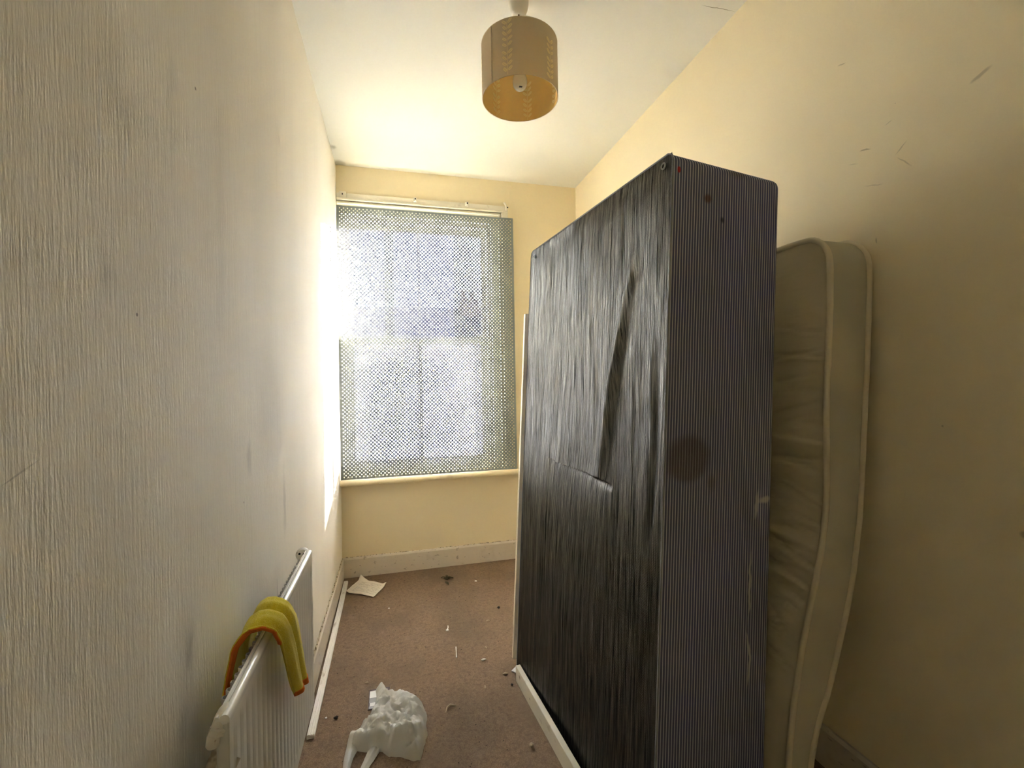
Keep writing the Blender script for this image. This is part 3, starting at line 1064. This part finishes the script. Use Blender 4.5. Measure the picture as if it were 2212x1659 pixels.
foldA = [(0.150, 1.66), (0.198, 1.535), (0.211, 1.467), (0.253, 1.314), (0.284, 1.169), (0.309, 0.974)]
foldB = [(0.060, 1.50), (0.050, 1.405), (0.046, 1.246), (0.046, 1.064), (0.055, 0.93), (0.07, 0.80)]


def at_w(fold, w):
    f = sorted(fold, key=lambda q: q[1])
    for (v0, w0), (v1, w1) in zip(f, f[1:]):
        if w0 <= w <= w1:
            k = (w - w0) / (w1 - w0)
            return v0 + (v1 - v0) * k, (w - f[0][1]) / (f[-1][1] - f[0][1])
    return None, 0


def cover_disp(v, w):
    e = min(v, BW - v, w, BL - w)
    edge = smooth01(e / 0.05)
    d = 0.0035 * noise.noise((v * 26, w * 1.6, 0.3)) + 0.0022 * noise.noise((v * 60, w * 2.5, 5.3)) + 0.0010 * noise.noise((v * 130, w * 5, 9.1))
    d += 0.0030 * noise.noise((v * 3, w * 16 + v * 6, 2.2)) * smooth01((w - 1.25) / 0.3)
    d += 0.010 * noise.noise((v * 4, w * 2.0, 7.7))
    vA, t = at_w(foldA, w)
    if vA is not None:
        am = math.sin(math.pi * min(1, t * 0.95 + 0.05)) ** 0.6
        x = v - vA
        d += am * (0.011 * math.exp(-(x / 0.018) ** 2) - 0.007 * math.exp(-((x + 0.034) / 0.018) ** 2))
    vB, t = at_w(foldB, w)
    if vB is not None:
        am = math.sin(math.pi * t) ** 0.7
        x = v - vB
        d += am * (-0.011 * math.exp(-(x / 0.018) ** 2) + 0.008 * math.exp(-((x + 0.028) / 0.012) ** 2))
    wl = 0.978 - 0.012 * (0.68 - v) / 0.4
    if 0.24 < v < 0.72:
        k = smooth01((v - 0.24) / 0.06) * smooth01((0.72 - v) / 0.14)
        if w < wl:
            d -= k * 0.012 * math.exp(-(wl - w) / 0.16)
            d -= k * 0.006 * math.exp(-(wl - w) / 0.012)
        else:
            d += k * 0.006 * math.exp(-(w - wl) / 0.05)
    if w < 0.96:
        d += 0.006 * math.exp(-((v - 0.25) / 0.03) ** 2) * smooth01((0.96 - w) / 0.02) * math.exp(-(0.96 - w) / 0.2)
    return 0.003 + d * edge


vs_l = [0.003 + (BW - 0.006) * j / nv for j in range(nv + 1)]
ws_l = [0.003 + (BL - 0.006) * i / nw for i in range(nw + 1)]
# an extra pair of rows at the slit so that its lip is crisp
ws_l = sorted(ws_l + [0.9745, 0.9765, 0.9785])
V = [(-cover_disp(v, w), v, w) for w in ws_l for v in vs_l]
mesh_obj('dust_cover', V, grid_faces(len(ws_l), nv + 1), M_BLACK, bed, smooth=True)
ed = [(-0.002, 0.0, 0.0), (-0.002, 0.0, BL - 0.024), (-0.002, 0.005, BL - 0.008), (-0.002, 0.02, BL), (-0.002, BW - 0.02, BL), (-0.002, BW - 0.005, BL - 0.008), (-0.002, BW, BL - 0.024), (-0.002, BW, 0.0)]
tube_obj('edge_tape', ed, 0.0025, M_EDGE, bed, 8)
for gv, gw in ((0.032, 1.852), (0.912, 1.848)):
    g = lathe_obj('castor_socket', [(0.0055, 0.0), (0.0095, 0.0), (0.0095, 0.003), (0.0055, 0.003)], M_METAL, bed, 20, (-0.006, gv, gw), (-1, 0, 0), close=True)
    lathe_obj('socket_hole', [(0.0065, 0), (0.0065, 0.0008)], M_DARK, g, 16, (-0.0064, gv, gw), (-1, 0, 0))

# cream board standing behind the divan
b = bmesh.new()
add_box(b, 0.0, 0.42, 1.012, 1.030, 0.004, 1.605, 0.002)
bd = bm_obj('board', b, M_BOARD, None, smooth=True, auto=30)
bd.matrix_world = BM
tag(bd, 'tall cream painted board standing on end behind the divan base', 'board')

# white batten along the foot of the divan
dB = Vector((0.036, -0.48, 0)).normalized()
nB = Vector((-dB.y, dB.x, 0))
if nB.x < 0:
    nB = -nB
b0 = Vector((0.494, 1.929, 0))
b1 = b0 + dB * 0.98
prof = [(0, 0), (0.021, 0), (0.021, 0.0655), (0.0195, 0.067), (0.0015, 0.067), (0, 0.0655)]
bt = extrude_obj('batten', prof, lambda p, q: b0 + nB * p + Vector((0, 0, q)), lambda p, q: b1 + nB * p + Vector((0, 0, q)), M_BATTEN)
tag(bt, 'long white painted batten on edge along the foot of the divan base', 'batten')
V = [(0.4905, 1.996, 0.001), (0.530, 1.955, 0.001), (0.575, 2.00, 0.001), (0.533, 2.035, 0.001)]
V += [(x, y, z + 0.003) for x, y, z in V]
F = [(3, 2, 1, 0), (4, 5, 6, 7), (0, 1, 5, 4), (1, 2, 6, 5), (2, 3, 7, 6), (3, 0, 4, 7)]
sc_ = mesh_obj('card_scrap', V, F, M_CARD)
tag(sc_, 'small white card scrap poking out past the end of the white batten', 'scrap')

# ------------------------------------------------------------------ mattress leaning on the right wall
mat_t = thing('mattress', 'bowed cream mattress wedged upright between the divan base and right wall', 'mattress', (1.15, 1.48, 0))
prof_s = [0, .04, .10, .18, .28, .45, .56, .66, .76, .86, .92, 1.0]
front = [(1.208, 1.715), (1.214, 1.643), (1.212, 1.54), (1.203, 1.40), (1.192, 1.22), (1.186, .93), (1.158, .775), (1.114, .63), (1.075, .47), (1.050, .32), (1.037, .22), (1.030, .012)]
backc = [(1.350, 1.715), (1.366, 1.636), (1.362, 1.54), (1.351, 1.40), (1.339, 1.24), (1.316, .937), (1.282, .725), (1.241, .582), (1.187, .416), (1.137, .305), (1.112, .21), (1.105, .012)]
fa, ba = np.array(front), np.array(backc)
ss = np.linspace(0, 1, 201)


def smooth_curve(a):
    out = np.stack([np.interp(ss, prof_s, a[:, k]) for k in (0, 1)], 1)
    for _ in range(5):
        pad = np.vstack([2 * out[:1] - out[1:4][::-1], out, 2 * out[-1:] - out[-4:-1][::-1]])
        out = (pad[:-6] + pad[1:-5] + pad[2:-4] + pad[3:-3] + pad[4:-2] + pad[5:-1] + pad[6:]) / 7
    return out


FC, BC = smooth_curve(fa), smooth_curve(ba)
ML, MW, MY0, MR = 1.78, 0.90, 1.035, 0.075


def mpos(l, y, t, puff=0.0):
    s = max(0.0, min(1.0, l / ML)) * 200
    k = min(int(s), 199)
    f = s - k
    p = (FC[k] * (1 - f) + FC[k + 1] * f) * (1 - t) + (BC[k] * (1 - f) + BC[k + 1] * f) * t
    return Vector((p[0] - puff, y, p[1]))


def half_in(l):
    """inset of the rounded corners at distance l along the mattress"""
    d = min(l, ML - l)
    if d >= MR:
        return 0.0
    return MR - math.sqrt(max(0, MR * MR - (MR - d) ** 2))


ls = [MR * (1 - math.cos(math.pi / 2 * k / 8)) for k in range(9)]
mid = [MR + (ML - 2 * MR) * k / 300 for k in range(1, 300)]
ls = ls + mid + [ML - q for q in reversed(ls)]
ncol = 44


rnd = random.Random(31)
CREASES = [(lq, rnd.uniform(-0.25, 0.30) if lq < 0.70 else rnd.uniform(-0.75, -0.35), rnd.uniform(0.004, 0.0085), rnd.uniform(0.0045, 0.009))
           for lq in (0.29, 0.335, 0.36, 0.405, 0.45, 0.475, 0.52, 0.56, 0.61, 0.66, 0.72, 0.78, 0.81, 0.87, 0.91, 0.955, 1.02, 1.08, 1.15, 1.19, 1.28, 1.36)]


def face_grid(t, sgn):
    V = []
    for l in ls:
        ins = half_in(l)
        for j in range(ncol + 1):
            c = (1 - math.cos(math.pi * j / ncol)) / 2 * 0.5 + 0.5 * j / ncol
            y = MY0 + ins + (MW - 2 * ins) * c
            e = min(y - MY0, MY0 + MW - y, l, ML - l)
            k = smooth01(e / 0.09)
            pf = 0.020 * k if sgn > 0 else 0.0
            if sgn > 0:
                amp = 0.35 + 0.65 * smooth01((l - 0.25) / 0.5)
                pf += k * 0.011 * amp * noise.noise((l * 26 + 1.5 * noise.noise((y * 5, l * 3, 1)), y * 2.5, 4.1))
                pf += k * 0.012 * noise.noise((l * 5, y * 2.0, 8.3)) * amp
                for lq, sl, dep, wd_ in CREASES:
                    q_ = (l - lq - sl * (y - MY0) + 0.010 * noise.noise((y * 14, lq * 9, 2.2))) / wd_
                    if abs(q_) < 4:
                        pf -= smooth01(e / 0.025) * dep * (math.exp(-q_ * q_) - 0.55 * math.exp(-(q_ - 1.8) ** 2))
                pf -= 0.010 * amp * smooth01(e / 0.02) * (1 - smooth01(e / 0.07)) * max(0, noise.noise((l * 18, y, 2.0)))
            V.append(mpos(l, y, t, pf * sgn))
    return V


mesh_obj('front_panel', face_grid(0.0, 1), grid_faces(len(ls), ncol + 1), M_MATT, mat_t, smooth=True)
mesh_obj('back_panel', face_grid(1.0, -1), grid_faces(len(ls), ncol + 1), M_MATT, mat_t, smooth=True)
loop = []
for l in ls:
    loop.append((l, MY0 + half_in(l), (0, -1)))
for q in np.linspace(MY0 + MR, MY0 + MW - MR, 26)[1:-1]:
    loop.append((ML, q, (1, 0)))
for l in reversed(ls):
    loop.append((l, MY0 + MW - half_in(l), (0, 1)))
for q in np.linspace(MY0 + MW - MR, MY0 + MR, 26)[1:-1]:
    loop.append((0, q, (-1, 0)))
nl = len(loop)
V, F = [], []
nt = 8
for l, y, (dl, dy) in loop:
    for k in range(nt + 1):
        t = k / nt
        b = 0.006 * math.sin(math.pi * t) + 0.003 * math.sin(math.pi * t) * noise.noise((l * 7, y * 7, t * 2))
        crease = 0.010 * math.exp(-((l - 0.92 - 0.05 * t) / 0.02) ** 2) * math.sin(math.pi * min(1, t + 0.1))
        p = mpos(l, y, t)
        p += Vector((0, dy * (b - crease), 0)) + Vector((0, 0, -dl * b * 0.8))
        V.append(p)
for i in range(nl):
    j = (i + 1) % nl
    for k in range(nt):
        F.append((i * (nt + 1) + k, j * (nt + 1) + k, j * (nt + 1) + k + 1, i * (nt + 1) + k + 1))
mesh_obj('border', V, F, M_BORD, mat_t, smooth=True)
for t, off in ((0.02, -0.001), (0.985, 0.0)):
    pth = []
    for l, y, (dl, dy) in loop:
        wv_ = 0.002 * noise.noise((l * 14, y * 14, t))
        pth.append(mpos(l, y, t) + Vector((off + wv_, dy * 0.002, -dl * 0.002)))
    tube_obj('piping', pth, 0.0085, M_TAPE, mat_t, 8, closed=True)

# ------------------------------------------------------------------ pendant lamp
LX, LY = 0.502, 1.731
lamp = thing('pendant_light', 'tan drum pendant lamp with cream leaf sprigs hanging from the ceiling', 'ceiling lamp', (LX, LY, ZC))
lathe_obj('ceiling_rose', [(0.040, 0.0), (0.040, -0.012), (0.036, -0.030), (0.030, -0.044), (0.022, -0.049), (0.005, -0.050)], M_ROSE, lamp, 32, (LX, LY, ZC))
tube_obj('flex_cord', [(LX, LY, ZC - 0.048), (LX + 0.001, LY, 2.70), (LX, LY, 2.60)], 0.0032, M_CORD, lamp, 8)
SR, SZ0, SZ1 = 0.150, 2.424, 2.634
NS = 96


def cyl(r, z0, z1, n=NS, rows=6):
    V = [(LX + r * math.cos(2 * math.pi * k / n), LY + r * math.sin(2 * math.pi * k / n), z0 + (z1 - z0) * i / rows) for i in range(rows + 1) for k in range(n)]
    F = [(i * n + k, i * n + (k + 1) % n, (i + 1) * n + (k + 1) % n, (i + 1) * n + k) for i in range(rows) for k in range(n)]
    return V, F


V, F = cyl(SR, SZ0, SZ1)
shade = mesh_obj('lamp_shade', V, F, M_SHADE, lamp, smooth=True)
V, F = cyl(SR - 0.0015, SZ0, SZ1)
lining = mesh_obj('shade_inner_face', V, [tuple(reversed(f)) for f in F], M_SHADE_IN, lamp, smooth=True)  # added inner layer that carries the painted golden glow
for z in (SZ0, SZ1):
    tube_obj('rim', [(LX + (SR - 0.0007) * math.cos(2 * math.pi * k / 64), LY + (SR - 0.0007) * math.sin(2 * math.pi * k / 64), z) for k in range(64)], 0.0017, M_SHADE, shade, 6, closed=True)
to_cam = math.atan2(-LY, -LX)


def wrap(phi0, s, z, r):
    """phi0 = angle of the sprig seen from the front (+ to the right), s = distance round the drum"""
    a = to_cam + math.radians(phi0) + s / SR
    return (LX + r * math.cos(a), LY + r * math.sin(a), z)


def sprig(phi, z_top, z_bot, n, seed):
    rnd = random.Random(seed)
    for r, mat, par in ((SR + 0.0005, M_LEAF, shade), (SR - 0.0021, M_LEAF_IN, lining)):
        V, F = [], []

        def poly(pts):
            k = len(V)
            V.extend(wrap(phi, s, z, r) for s, z in pts)
            F.append(tuple(range(k, k + len(pts))))
        m_ = 24
        for i in range(m_):
            za, zb = z_bot + (z_top - z_bot) * i / m_, z_bot + (z_top - z_bot) * (i + 1) / m_
            poly([(-0.0009, za), (0.0009, za), (0.0009, zb), (-0.0009, zb)])
        rr = random.Random(seed)
        zz = z_bot + 0.014
        i = 0
        while zz < z_top - 0.006:
            for sgn in (-1, 1):
                ln = rr.uniform(0.0105, 0.0125)
                wd = rr.uniform(0.0040, 0.0052)
                ang = math.radians(rr.uniform(38, 52))
                cx, cz = sgn * (0.0048 + ln * 0.72 * math.cos(ang)), zz + ln * 0.75 * math.sin(ang) + (0.003 if sgn > 0 else 0)
                for half in (-1, 1):
                    pts = []
                    for q in range(9):
                        u_ = -ln + 2 * ln * q / 8
                        w_ = wd * math.sqrt(max(0, 1 - (u_ / ln) ** 2)) ** 0.9
                        pts.append((u_, half * (0.0005 + w_)))
                    pts = [(pts[0][0], half * 0.0005)] + pts[1:-1] + [(pts[-1][0], half * 0.0005)]
                    out = []
                    for u_, w_ in pts:
                        s = sgn * (u_ * math.cos(ang) - w_ * math.sin(ang)) + cx
                        z = u_ * math.sin(ang) + w_ * math.cos(ang) + cz
                        out.append((s, min(max(z, SZ0 + 0.002), SZ1 - 0.002)))
                    poly(out)
            zz += 0.0205 if i % 7 != 3 else 0.029
            i += 1
        mesh_obj('leaf_sprig', V, F, mat, par)


for q, ph in enumerate((-84, -17, 50, 110, 168, 222)):
    if q % 2:
        sprig(ph, SZ1 - 0.006, SZ0 + 0.004, 12, q)
    else:
        sprig(ph, SZ1 - 0.055, SZ0 + 0.002, 10, q)
for s in (0.0, 0.004):
    a_ = [wrap(-44, s, SZ0 + (SZ1 - SZ0) * k / 6, SR + 0.0004) for k in range(7)]
    tube_obj('seam', a_, 0.0006, M_SHADE, shade, 5)
# fitting ring with three arms, lampholder and bulb
ring_z = 2.600
tube_obj('fitting_ring', [(LX + 0.022 * math.cos(2 * math.pi * k / 24), LY + 0.022 * math.sin(2 * math.pi * k / 24), ring_z) for k in range(24)], 0.0018, M_ROSE, lamp, 6, closed=True)
for k in range(3):
    a = 2 * math.pi * k / 3 + 0.4
    tube_obj('fitting_arm', [(LX + 0.022 * math.cos(a), LY + 0.022 * math.sin(a), ring_z), (LX + 0.08 * math.cos(a), LY + 0.08 * math.sin(a), ring_z + 0.012), (LX + (SR - 0.002) * math.cos(a), LY + (SR - 0.002) * math.sin(a), SZ1 - 0.004)], 0.0016, M_ROSE, lamp, 6)
lathe_obj('lampholder', [(0.010, 0.03), (0.017, 0.02), (0.017, -0.02), (0.020, -0.024), (0.020, -0.034), (0.014, -0.036)], M_ROSE, lamp, 24, (LX, LY, ring_z))
bprof = [(0.012, 0.0), (0.013, -0.012), (0.020, -0.035), (0.0275, -0.058), (0.029, -0.072), (0.026, -0.087), (0.018, -0.098), (0.008, -0.1025), (0.001, -0.1035)]
bulb = lathe_obj('bulb', bprof, M_BULB, lamp, 28, (LX, LY, ring_z - 0.036))
box_obj('bulb_print', (LX - 0.008, LX + 0.004, LY - 0.020, LY - 0.012, ring_z - 0.1362, ring_z - 0.1348), M_INK, bulb)

# ------------------------------------------------------------------ litter on the carpet
# paper sheet near the corner
pa = thing('paper_sheet', 'creased printed paper sheet on the carpet in the far left corner', 'paper', (-0.19, 3.06, 0))
A, B, Cc, D = Vector((-0.314, 3.036, 0)), Vector((-0.237, 3.209, 0)), Vector((-0.070, 3.086, 0)), Vector((-0.145, 2.927, 0))


def paper(s, t):
    p = A * (1 - s) * (1 - t) + D * s * (1 - t) + Cc * s * t + B * (1 - s) * t
    z = 0.005 + 0.006 * smooth01(1 - abs(s - 0.5) * 2) + 0.026 * smooth01((t - 0.8) / 0.2) * smooth01((0.35 - s) / 0.35) + 0.016 * smooth01((s - 0.85) / 0.15) * smooth01((t - 0.7) / 0.3)
    z += 0.012 * smooth01((0.10 - s) / 0.1)
    return Vector((p.x, p.y, z + 0.002 * noise.noise((s * 4, t * 4, 0))))


n_ = 18
V = [paper(i / n_, j / n_) for j in range(n_ + 1) for i in range(n_ + 1)]
ps = mesh_obj('sheet', V, grid_faces(n_ + 1, n_ + 1), M_PAPER, pa, smooth=True)
so = ps.modifiers.new('t', 'SOLIDIFY')
so.thickness = 0.0006
V, F = [], []
rnd = random.Random(5)
for k in range(11):
    t = 0.16 + 0.066 * k
    s = 0.12
    while s < 0.86:
        w_ = rnd.uniform(0.03, 0.12)
        if rnd.random() < 0.78:
            a = len(V)
            m_ = 3
            for q in range(m_ + 1):
                sq = s + w_ * q / m_
                V += [paper(sq, t) + Vector((0, 0, 0.0008)), paper(sq, t + 0.016) + Vector((0, 0, 0.0008))]
            for q in range(m_):
                F.append((a + q * 2, a + q * 2 + 2, a + q * 2 + 3, a + q * 2 + 1))
        s += w_ + 0.015
mesh_obj('print_lines', V, F, M_PAPERINK, pa)['kind'] = 'stuff'

# carrier bag
bag = thing('carrier_bag', 'crumpled white plastic carrier bag lying on the brown carpet', 'plastic bag', (-0.03, 1.80, 0))
outl = [(-0.098, 2.028), (-0.060, 2.036), (-0.045, 1.995), (-0.025, 1.960), (0.012, 1.945), (0.045, 1.925), (0.074, 1.905), (0.095, 1.86), (0.104, 1.815), (0.096, 1.765), (0.098, 1.715), (0.080, 1.655),
        (0.066, 1.608), (0.043, 1.610), (0.0, 1.640), (-0.040, 1.652), (-0.062, 1.680), (-0.085, 1.690), (-0.110, 1.690), (-0.130, 1.700), (-0.150, 1.708), (-0.178, 1.722), (-0.172, 1.770),
        (-0.150, 1.800), (-0.128, 1.828), (-0.112, 1.875), (-0.100, 1.925), (-0.094, 1.975)]


def inside(x, y, pg):
    c = False
    j = len(pg) - 1
    for i in range(len(pg)):
        xi, yi = pg[i]
        xj, yj = pg[j]
        if (yi > y) != (yj > y) and x < (xj - xi) * (y - yi) / (yj - yi) + xi:
            c = not c
        j = i
    return c


def edge_dist(x, y, pg):
    best = 9
    for i in range(len(pg)):
        a, b = Vector(pg[i - 1]), Vector(pg[i])
        p = Vector((x, y))
        ab = b - a
        t = max(0, min(1, (p - a).dot(ab) / ab.length_squared))
        best = min(best, (a + ab * t - p).length)
    return best


dense = []
for i in range(len(outl)):
    a, b = Vector(outl[i]), Vector(outl[(i + 1) % len(outl)])
    k = max(1, int((b - a).length / 0.008))
    for q in range(k):
        p = a + (b - a) * q / k
        jit = 0.0022 * noise.noise((p.x * 70, p.y * 70, 1))
        dense.append((p.x + jit, p.y - jit))
pts = [Vector(p) for p in dense]
rnd = random.Random(11)
step = 0.0062
y = 1.60
while y < 2.04:
    x = -0.20
    while x < 0.12:
        px, py = x + rnd.uniform(-1, 1) * step * 0.35, y + rnd.uniform(-1, 1) * step * 0.35
        if inside(px, py, dense) and edge_dist(px, py, outl) > 0.004:
            pts.append(Vector((px, py)))
        x += step
    y += step
nd = len(dense)
res = delaunay_2d_cdt(pts, [(i, (i + 1) % nd) for i in range(nd)], [], 1, 1e-6)
rv, rf = res[0], res[2]


def bag_z(x, y):
    e = edge_dist(x, y, outl)
    base = 0.052 * (1 - math.exp(-e / 0.030))
    # ridge lines running from the handles up into the bag
    ax = Vector((0.62, 0.78))
    s = (x + 0.16) * ax.y - (y - 1.68) * ax.x
    ridge = 0.010 * abs(noise.noise((s * 38, ((x + 0.16) * ax.x + (y - 1.68) * ax.y) * 7, 0.5)))
    cr = 0.0
    for k, (f_, a_) in enumerate(((18, 0.016), (38, 0.010), (80, 0.0065), (160, 0.0022))):
        cr += a_ * (1 - 2.2 * abs(noise.noise((x * f_, y * f_, k * 3.1 + 0.7))))
    dent = -0.022 * math.exp(-(((x + 0.005) / 0.05) ** 2 + ((y - 1.80) / 0.06) ** 2))
    dent += -0.020 * math.exp(-(((x - 0.045) / 0.045) ** 2 + ((y - 1.655 - 0.2 * (x - 0.04)) / 0.018) ** 2))
    dent += 0.012 * math.exp(-((y - 1.70 - 0.25 * (x - 0.04)) / 0.012) ** 2) * (1 if x > -0.02 else 0.3)
    k = 1 - math.exp(-e / 0.012)
    return 0.003 + max(0.0, base + (cr + ridge + dent) * k)


V = [(p.x, p.y, bag_z(p.x, p.y)) for p in rv]
mesh_obj('bag_body', V, rf, M_BAG, bag, smooth=True)


def handle(p0, p1, p2, w0, w1, w2, hump, seed):
    """a gathered plastic handle strip"""
    V = []
    n1, n2 = 26, 12
    for i in range(n1 + 1):
        t = i / n1
        c = Vector(p0) * (1 - t) ** 2 + Vector(p1) * 2 * t * (1 - t) + Vector(p2) * t * t
        d = (Vector(p1) - Vector(p0)) * (1 - t) + (Vector(p2) - Vector(p1)) * t
        nrm = Vector((-d.y, d.x)).normalized()
        w = w0 * (1 - t) ** 2 + w1 * 2 * t * (1 - t) + w2 * t * t
        for j in range(n2 + 1):
            a = -1 + 2 * j / n2
            q = c + nrm * a * w
            z = 0.003 + hump * (1 - a * a) * math.sin(math.pi * min(1, 0.25 + 0.7 * t)) + 0.007 * abs(noise.noise((a * 3.2, t * 3, seed))) + 0.003 * abs(noise.noise((a * 8, t * 6, seed)))
            z += 0.030 * (1 - smooth01(t / 0.35))
            V.append((q.x, q.y, z))
    return mesh_obj('bag_handle', V, grid_faces(n1 + 1, n2 + 1), M_BAG, bag, smooth=True)


handle((-0.150, 1.755), (-0.186, 1.700), (-0.176, 1.600), 0.030, 0.014, 0.010, 0.012, 3.0)
handle((-0.060, 1.760), (-0.095, 1.690), (-0.135, 1.585), 0.036, 0.018, 0.012, 0.014, 8.0)

# card half hidden by the bag
cw = thing('printed_card', 'small white and grey printed card half under the carrier bag', 'card', (-0.10, 1.97, 0))
box_obj('backing', (-0.124, -0.040, 1.915, 2.036, 0.001, 0.004), M_CARDD, cw)
box_obj('white_panel', (-0.121, -0.050, 1.982, 2.026, 0.004, 0.0047), M_CARD, cw)
box_obj('grey_panel', (-0.121, -0.050, 1.952, 1.982, 0.004, 0.0046), M_CARDG, cw)
box_obj('white_panel', (-0.118, -0.050, 1.932, 1.952, 0.004, 0.0047), M_CARD, cw)
box_obj('grey_panel', (-0.121, -0.050, 1.918, 1.932, 0.004, 0.0046), M_CARDG, cw)


# crumbs and scraps
def crumb(name, label, cat, x, y, r, mat, sx=1.0, sy=1.0, sz=0.5, seed=0, group=None):
    bm = bmesh.new()
    bmesh.ops.create_icosphere(bm, subdivisions=2, radius=r)
    for v in bm.verts:
        k = 1 + 0.45 * noise.noise((v.co.x / r * 1.3 + seed, v.co.y / r * 1.3, v.co.z / r * 1.3))
        v.co = Vector((v.co.x * sx * k, v.co.y * sy * k, v.co.z * sz * k))
    zmin = min(v.co.z for v in bm.verts)
    for v in bm.verts:
        v.co += Vector((x, y, -zmin))
    return tag(bm_obj(name, bm, mat, None), label, cat, group)


st = tube_obj('plastic_stick', [(0.274, 2.253, 0.0035), (0.2700, 2.212, 0.0035), (0.265, 2.166, 0.0035)], lambda t: 0.0022 + 0.0006 * (abs(t - 0.5) > 0.45), M_BITW, None, 8)
tag(st, 'thin white plastic stick lying on the middle of the carpet', 'stick')
# white clip: blob with a stem
cp = thing('white_clip', 'tiny white clip on the carpet beyond the thin white stick', 'clip', (0.25, 2.43, 0))
lathe_obj('clip_head', [(0.001, 0.0), (0.007, 0.002), (0.008, 0.005), (0.005, 0.008), (0.001, 0.009)], M_BITW, cp, 12, (0.250, 2.420, 0.0))
tube_obj('clip_stem', [(0.251, 2.424, 0.004), (0.256, 2.440, 0.005), (0.258, 2.462, 0.004)], 0.0025, M_BITW, cp, 8)
# little curled paring
cu = tube_obj('curled_paring', [(0.176, 1.818, 0.002), (0.184, 1.838, 0.006), (0.197, 1.846, 0.008), (0.210, 1.842, 0.006), (0.222, 1.842, 0.003)], lambda t: 0.0012 + 0.0035 * math.sin(math.pi * t), M_BITT, None, 8)
tag(cu, 'curled pale paring on the carpet right of the carrier bag', 'scrap')


def leaf(parent, x, y, ln, wd, ang, z):
    V, F = [], []
    n = 8
    for i in range(n + 1):
        t = i / n
        w = wd * math.sin(math.pi * min(1, 0.06 + t * 0.94)) ** 0.8
        for s in (-1, 0, 1):
            u_, v_ = (t - 0.5) * ln, s * w
            V.append((x + u_ * math.cos(ang) - v_ * math.sin(ang), y + u_ * math.sin(ang) + v_ * math.cos(ang), z + 0.004 * abs(s) + 0.004 * math.sin(math.pi * t)))
    o = mesh_obj('dry_leaf', V, grid_faces(n + 1, 3), M_LEAFD, parent, smooth=True)
    sm = o.modifiers.new('t', 'SOLIDIFY')
    sm.thickness = 0.0008
    return o


lf = thing('leaf_clump', 'dark dried leaf clump on the carpet near the back skirting', 'leaves', (0.32, 3.06, 0))
for x, y, l_, w_, a in ((0.330, 3.072, 0.045, 0.010, 0.7), (0.312, 3.060, 0.040, 0.009, 2.2), (0.345, 3.060, 0.036, 0.008, 0.2), (0.322, 3.095, 0.034, 0.008, 1.5), (0.298, 3.085, 0.030, 0.007, 2.8)):
    leaf(lf, x, y, l_, w_, a, 0.002)
l2 = leaf(None, 0.311, 2.990, 0.055, 0.008, 1.9, 0.002)
l2.name = 'dead_leaf'
tag(l2, 'single narrow dark leaf just in front of the dried leaf clump', 'leaf')

bits = [('white_scrap', 'white fleck on the carpet right of the dried leaf clump', 0.500, 2.972, 0.007, M_BITW, 1.2, 0.8, 0.5),
        ('white_scrap', 'white fleck on the carpet in front of the paper sheet', -0.052, 2.756, 0.005, M_BITW, 1, 1, 0.5),
        ('tan_crumb', 'tan crumb on the carpet level with the white clip, near the divan', 0.476, 2.454, 0.007, M_BITT, 1.2, 0.8, 0.6),
        ('tan_crumb', 'tan crumb on the carpet right of the thin white stick', 0.416, 2.208, 0.006, M_BITT, 1, 1, 0.7),
        ('white_scrap', 'ragged pale scrap right of the stick, nearer than the tan crumb', 0.386, 2.112, 0.009, M_BITW, 1.3, 0.6, 0.5),
        ('tan_crumb', 'slim pale crumb between the bag and the batten end', 0.356, 1.923, 0.006, M_BITT, 0.6, 1.6, 0.5),
        ('dark_crumb', 'dark crumb on the carpet left of the carrier bag', -0.243, 1.905, 0.007, M_BITD, 1.5, 0.8, 0.6),
        ('white_scrap', 'white fleck on the carpet beside the end of the trunking', -0.281, 1.916, 0.004, M_BITW, 1, 1.3, 0.6),
        ('tan_crumb', 'pale sliver on the carpet just beyond the carrier bag', -0.139, 2.093, 0.007, M_BITT, 1.5, 0.6, 0.5),
        ('dark_crumb', 'round black crumb on the carpet near the divan, beyond the tan crumb', 0.564, 2.578, 0.008, M_BITD, 1, 1, 0.7),
        ('tan_crumb', 'pale crumb on the carpet just left of the batten', 0.460, 1.985, 0.008, M_BITT, 1.5, 0.7, 0.5),
        ('tan_crumb', 'lumpy pale crumb by the near part of the batten', 0.455, 1.565, 0.009, M_BITT, 1, 1, 0.7),
        ('dark_crumb', 'dark crumb on the carpet just left of the batten end', 0.470, 1.905, 0.005, M_BITD, 1, 1, 0.7)]
for q, (nm, lb, x, y, r, mt, sx_, sy_, sz_) in enumerate(bits):
    crumb(nm, lb, 'crumb' if 'crumb' in nm else 'scrap', x, y, r, mt, sx_, sy_, sz_, q * 3.7)

# tiny lint flecks scattered over the carpet, too small to tell apart
rnd = random.Random(21)
V, F = [], []
for q in range(240):
    x, y = rnd.uniform(-0.30, 0.55), rnd.uniform(1.2, 3.2)
    if x > 0.62 - 0.1 * (y - 1.03) - 0.14 and y < 2.05:
        continue
    r = rnd.uniform(0.0008, 0.0026)
    a = rnd.uniform(0, 6.28)
    k = len(V)
    for c in range(4):
        an = a + c * math.pi / 2
        rr = r * (1.8 if c % 2 else 0.8)
        V.append((x + rr * math.cos(an), y + rr * math.sin(an), 0.0012))
    V.append((x, y, 0.003))
    F += [(k, k + 1, k + 4), (k + 1, k + 2, k + 4), (k + 2, k + 3, k + 4), (k + 3, k, k + 4)]
ln_ = mesh_obj('carpet_lint', V, F, M_BITD)
ln_['kind'] = 'stuff'
tag(ln_, 'fine dark lint flecks scattered over the brown carpet', 'lint')

for o in bpy.data.objects:
    if '_mat' in o:
        del o['_mat']
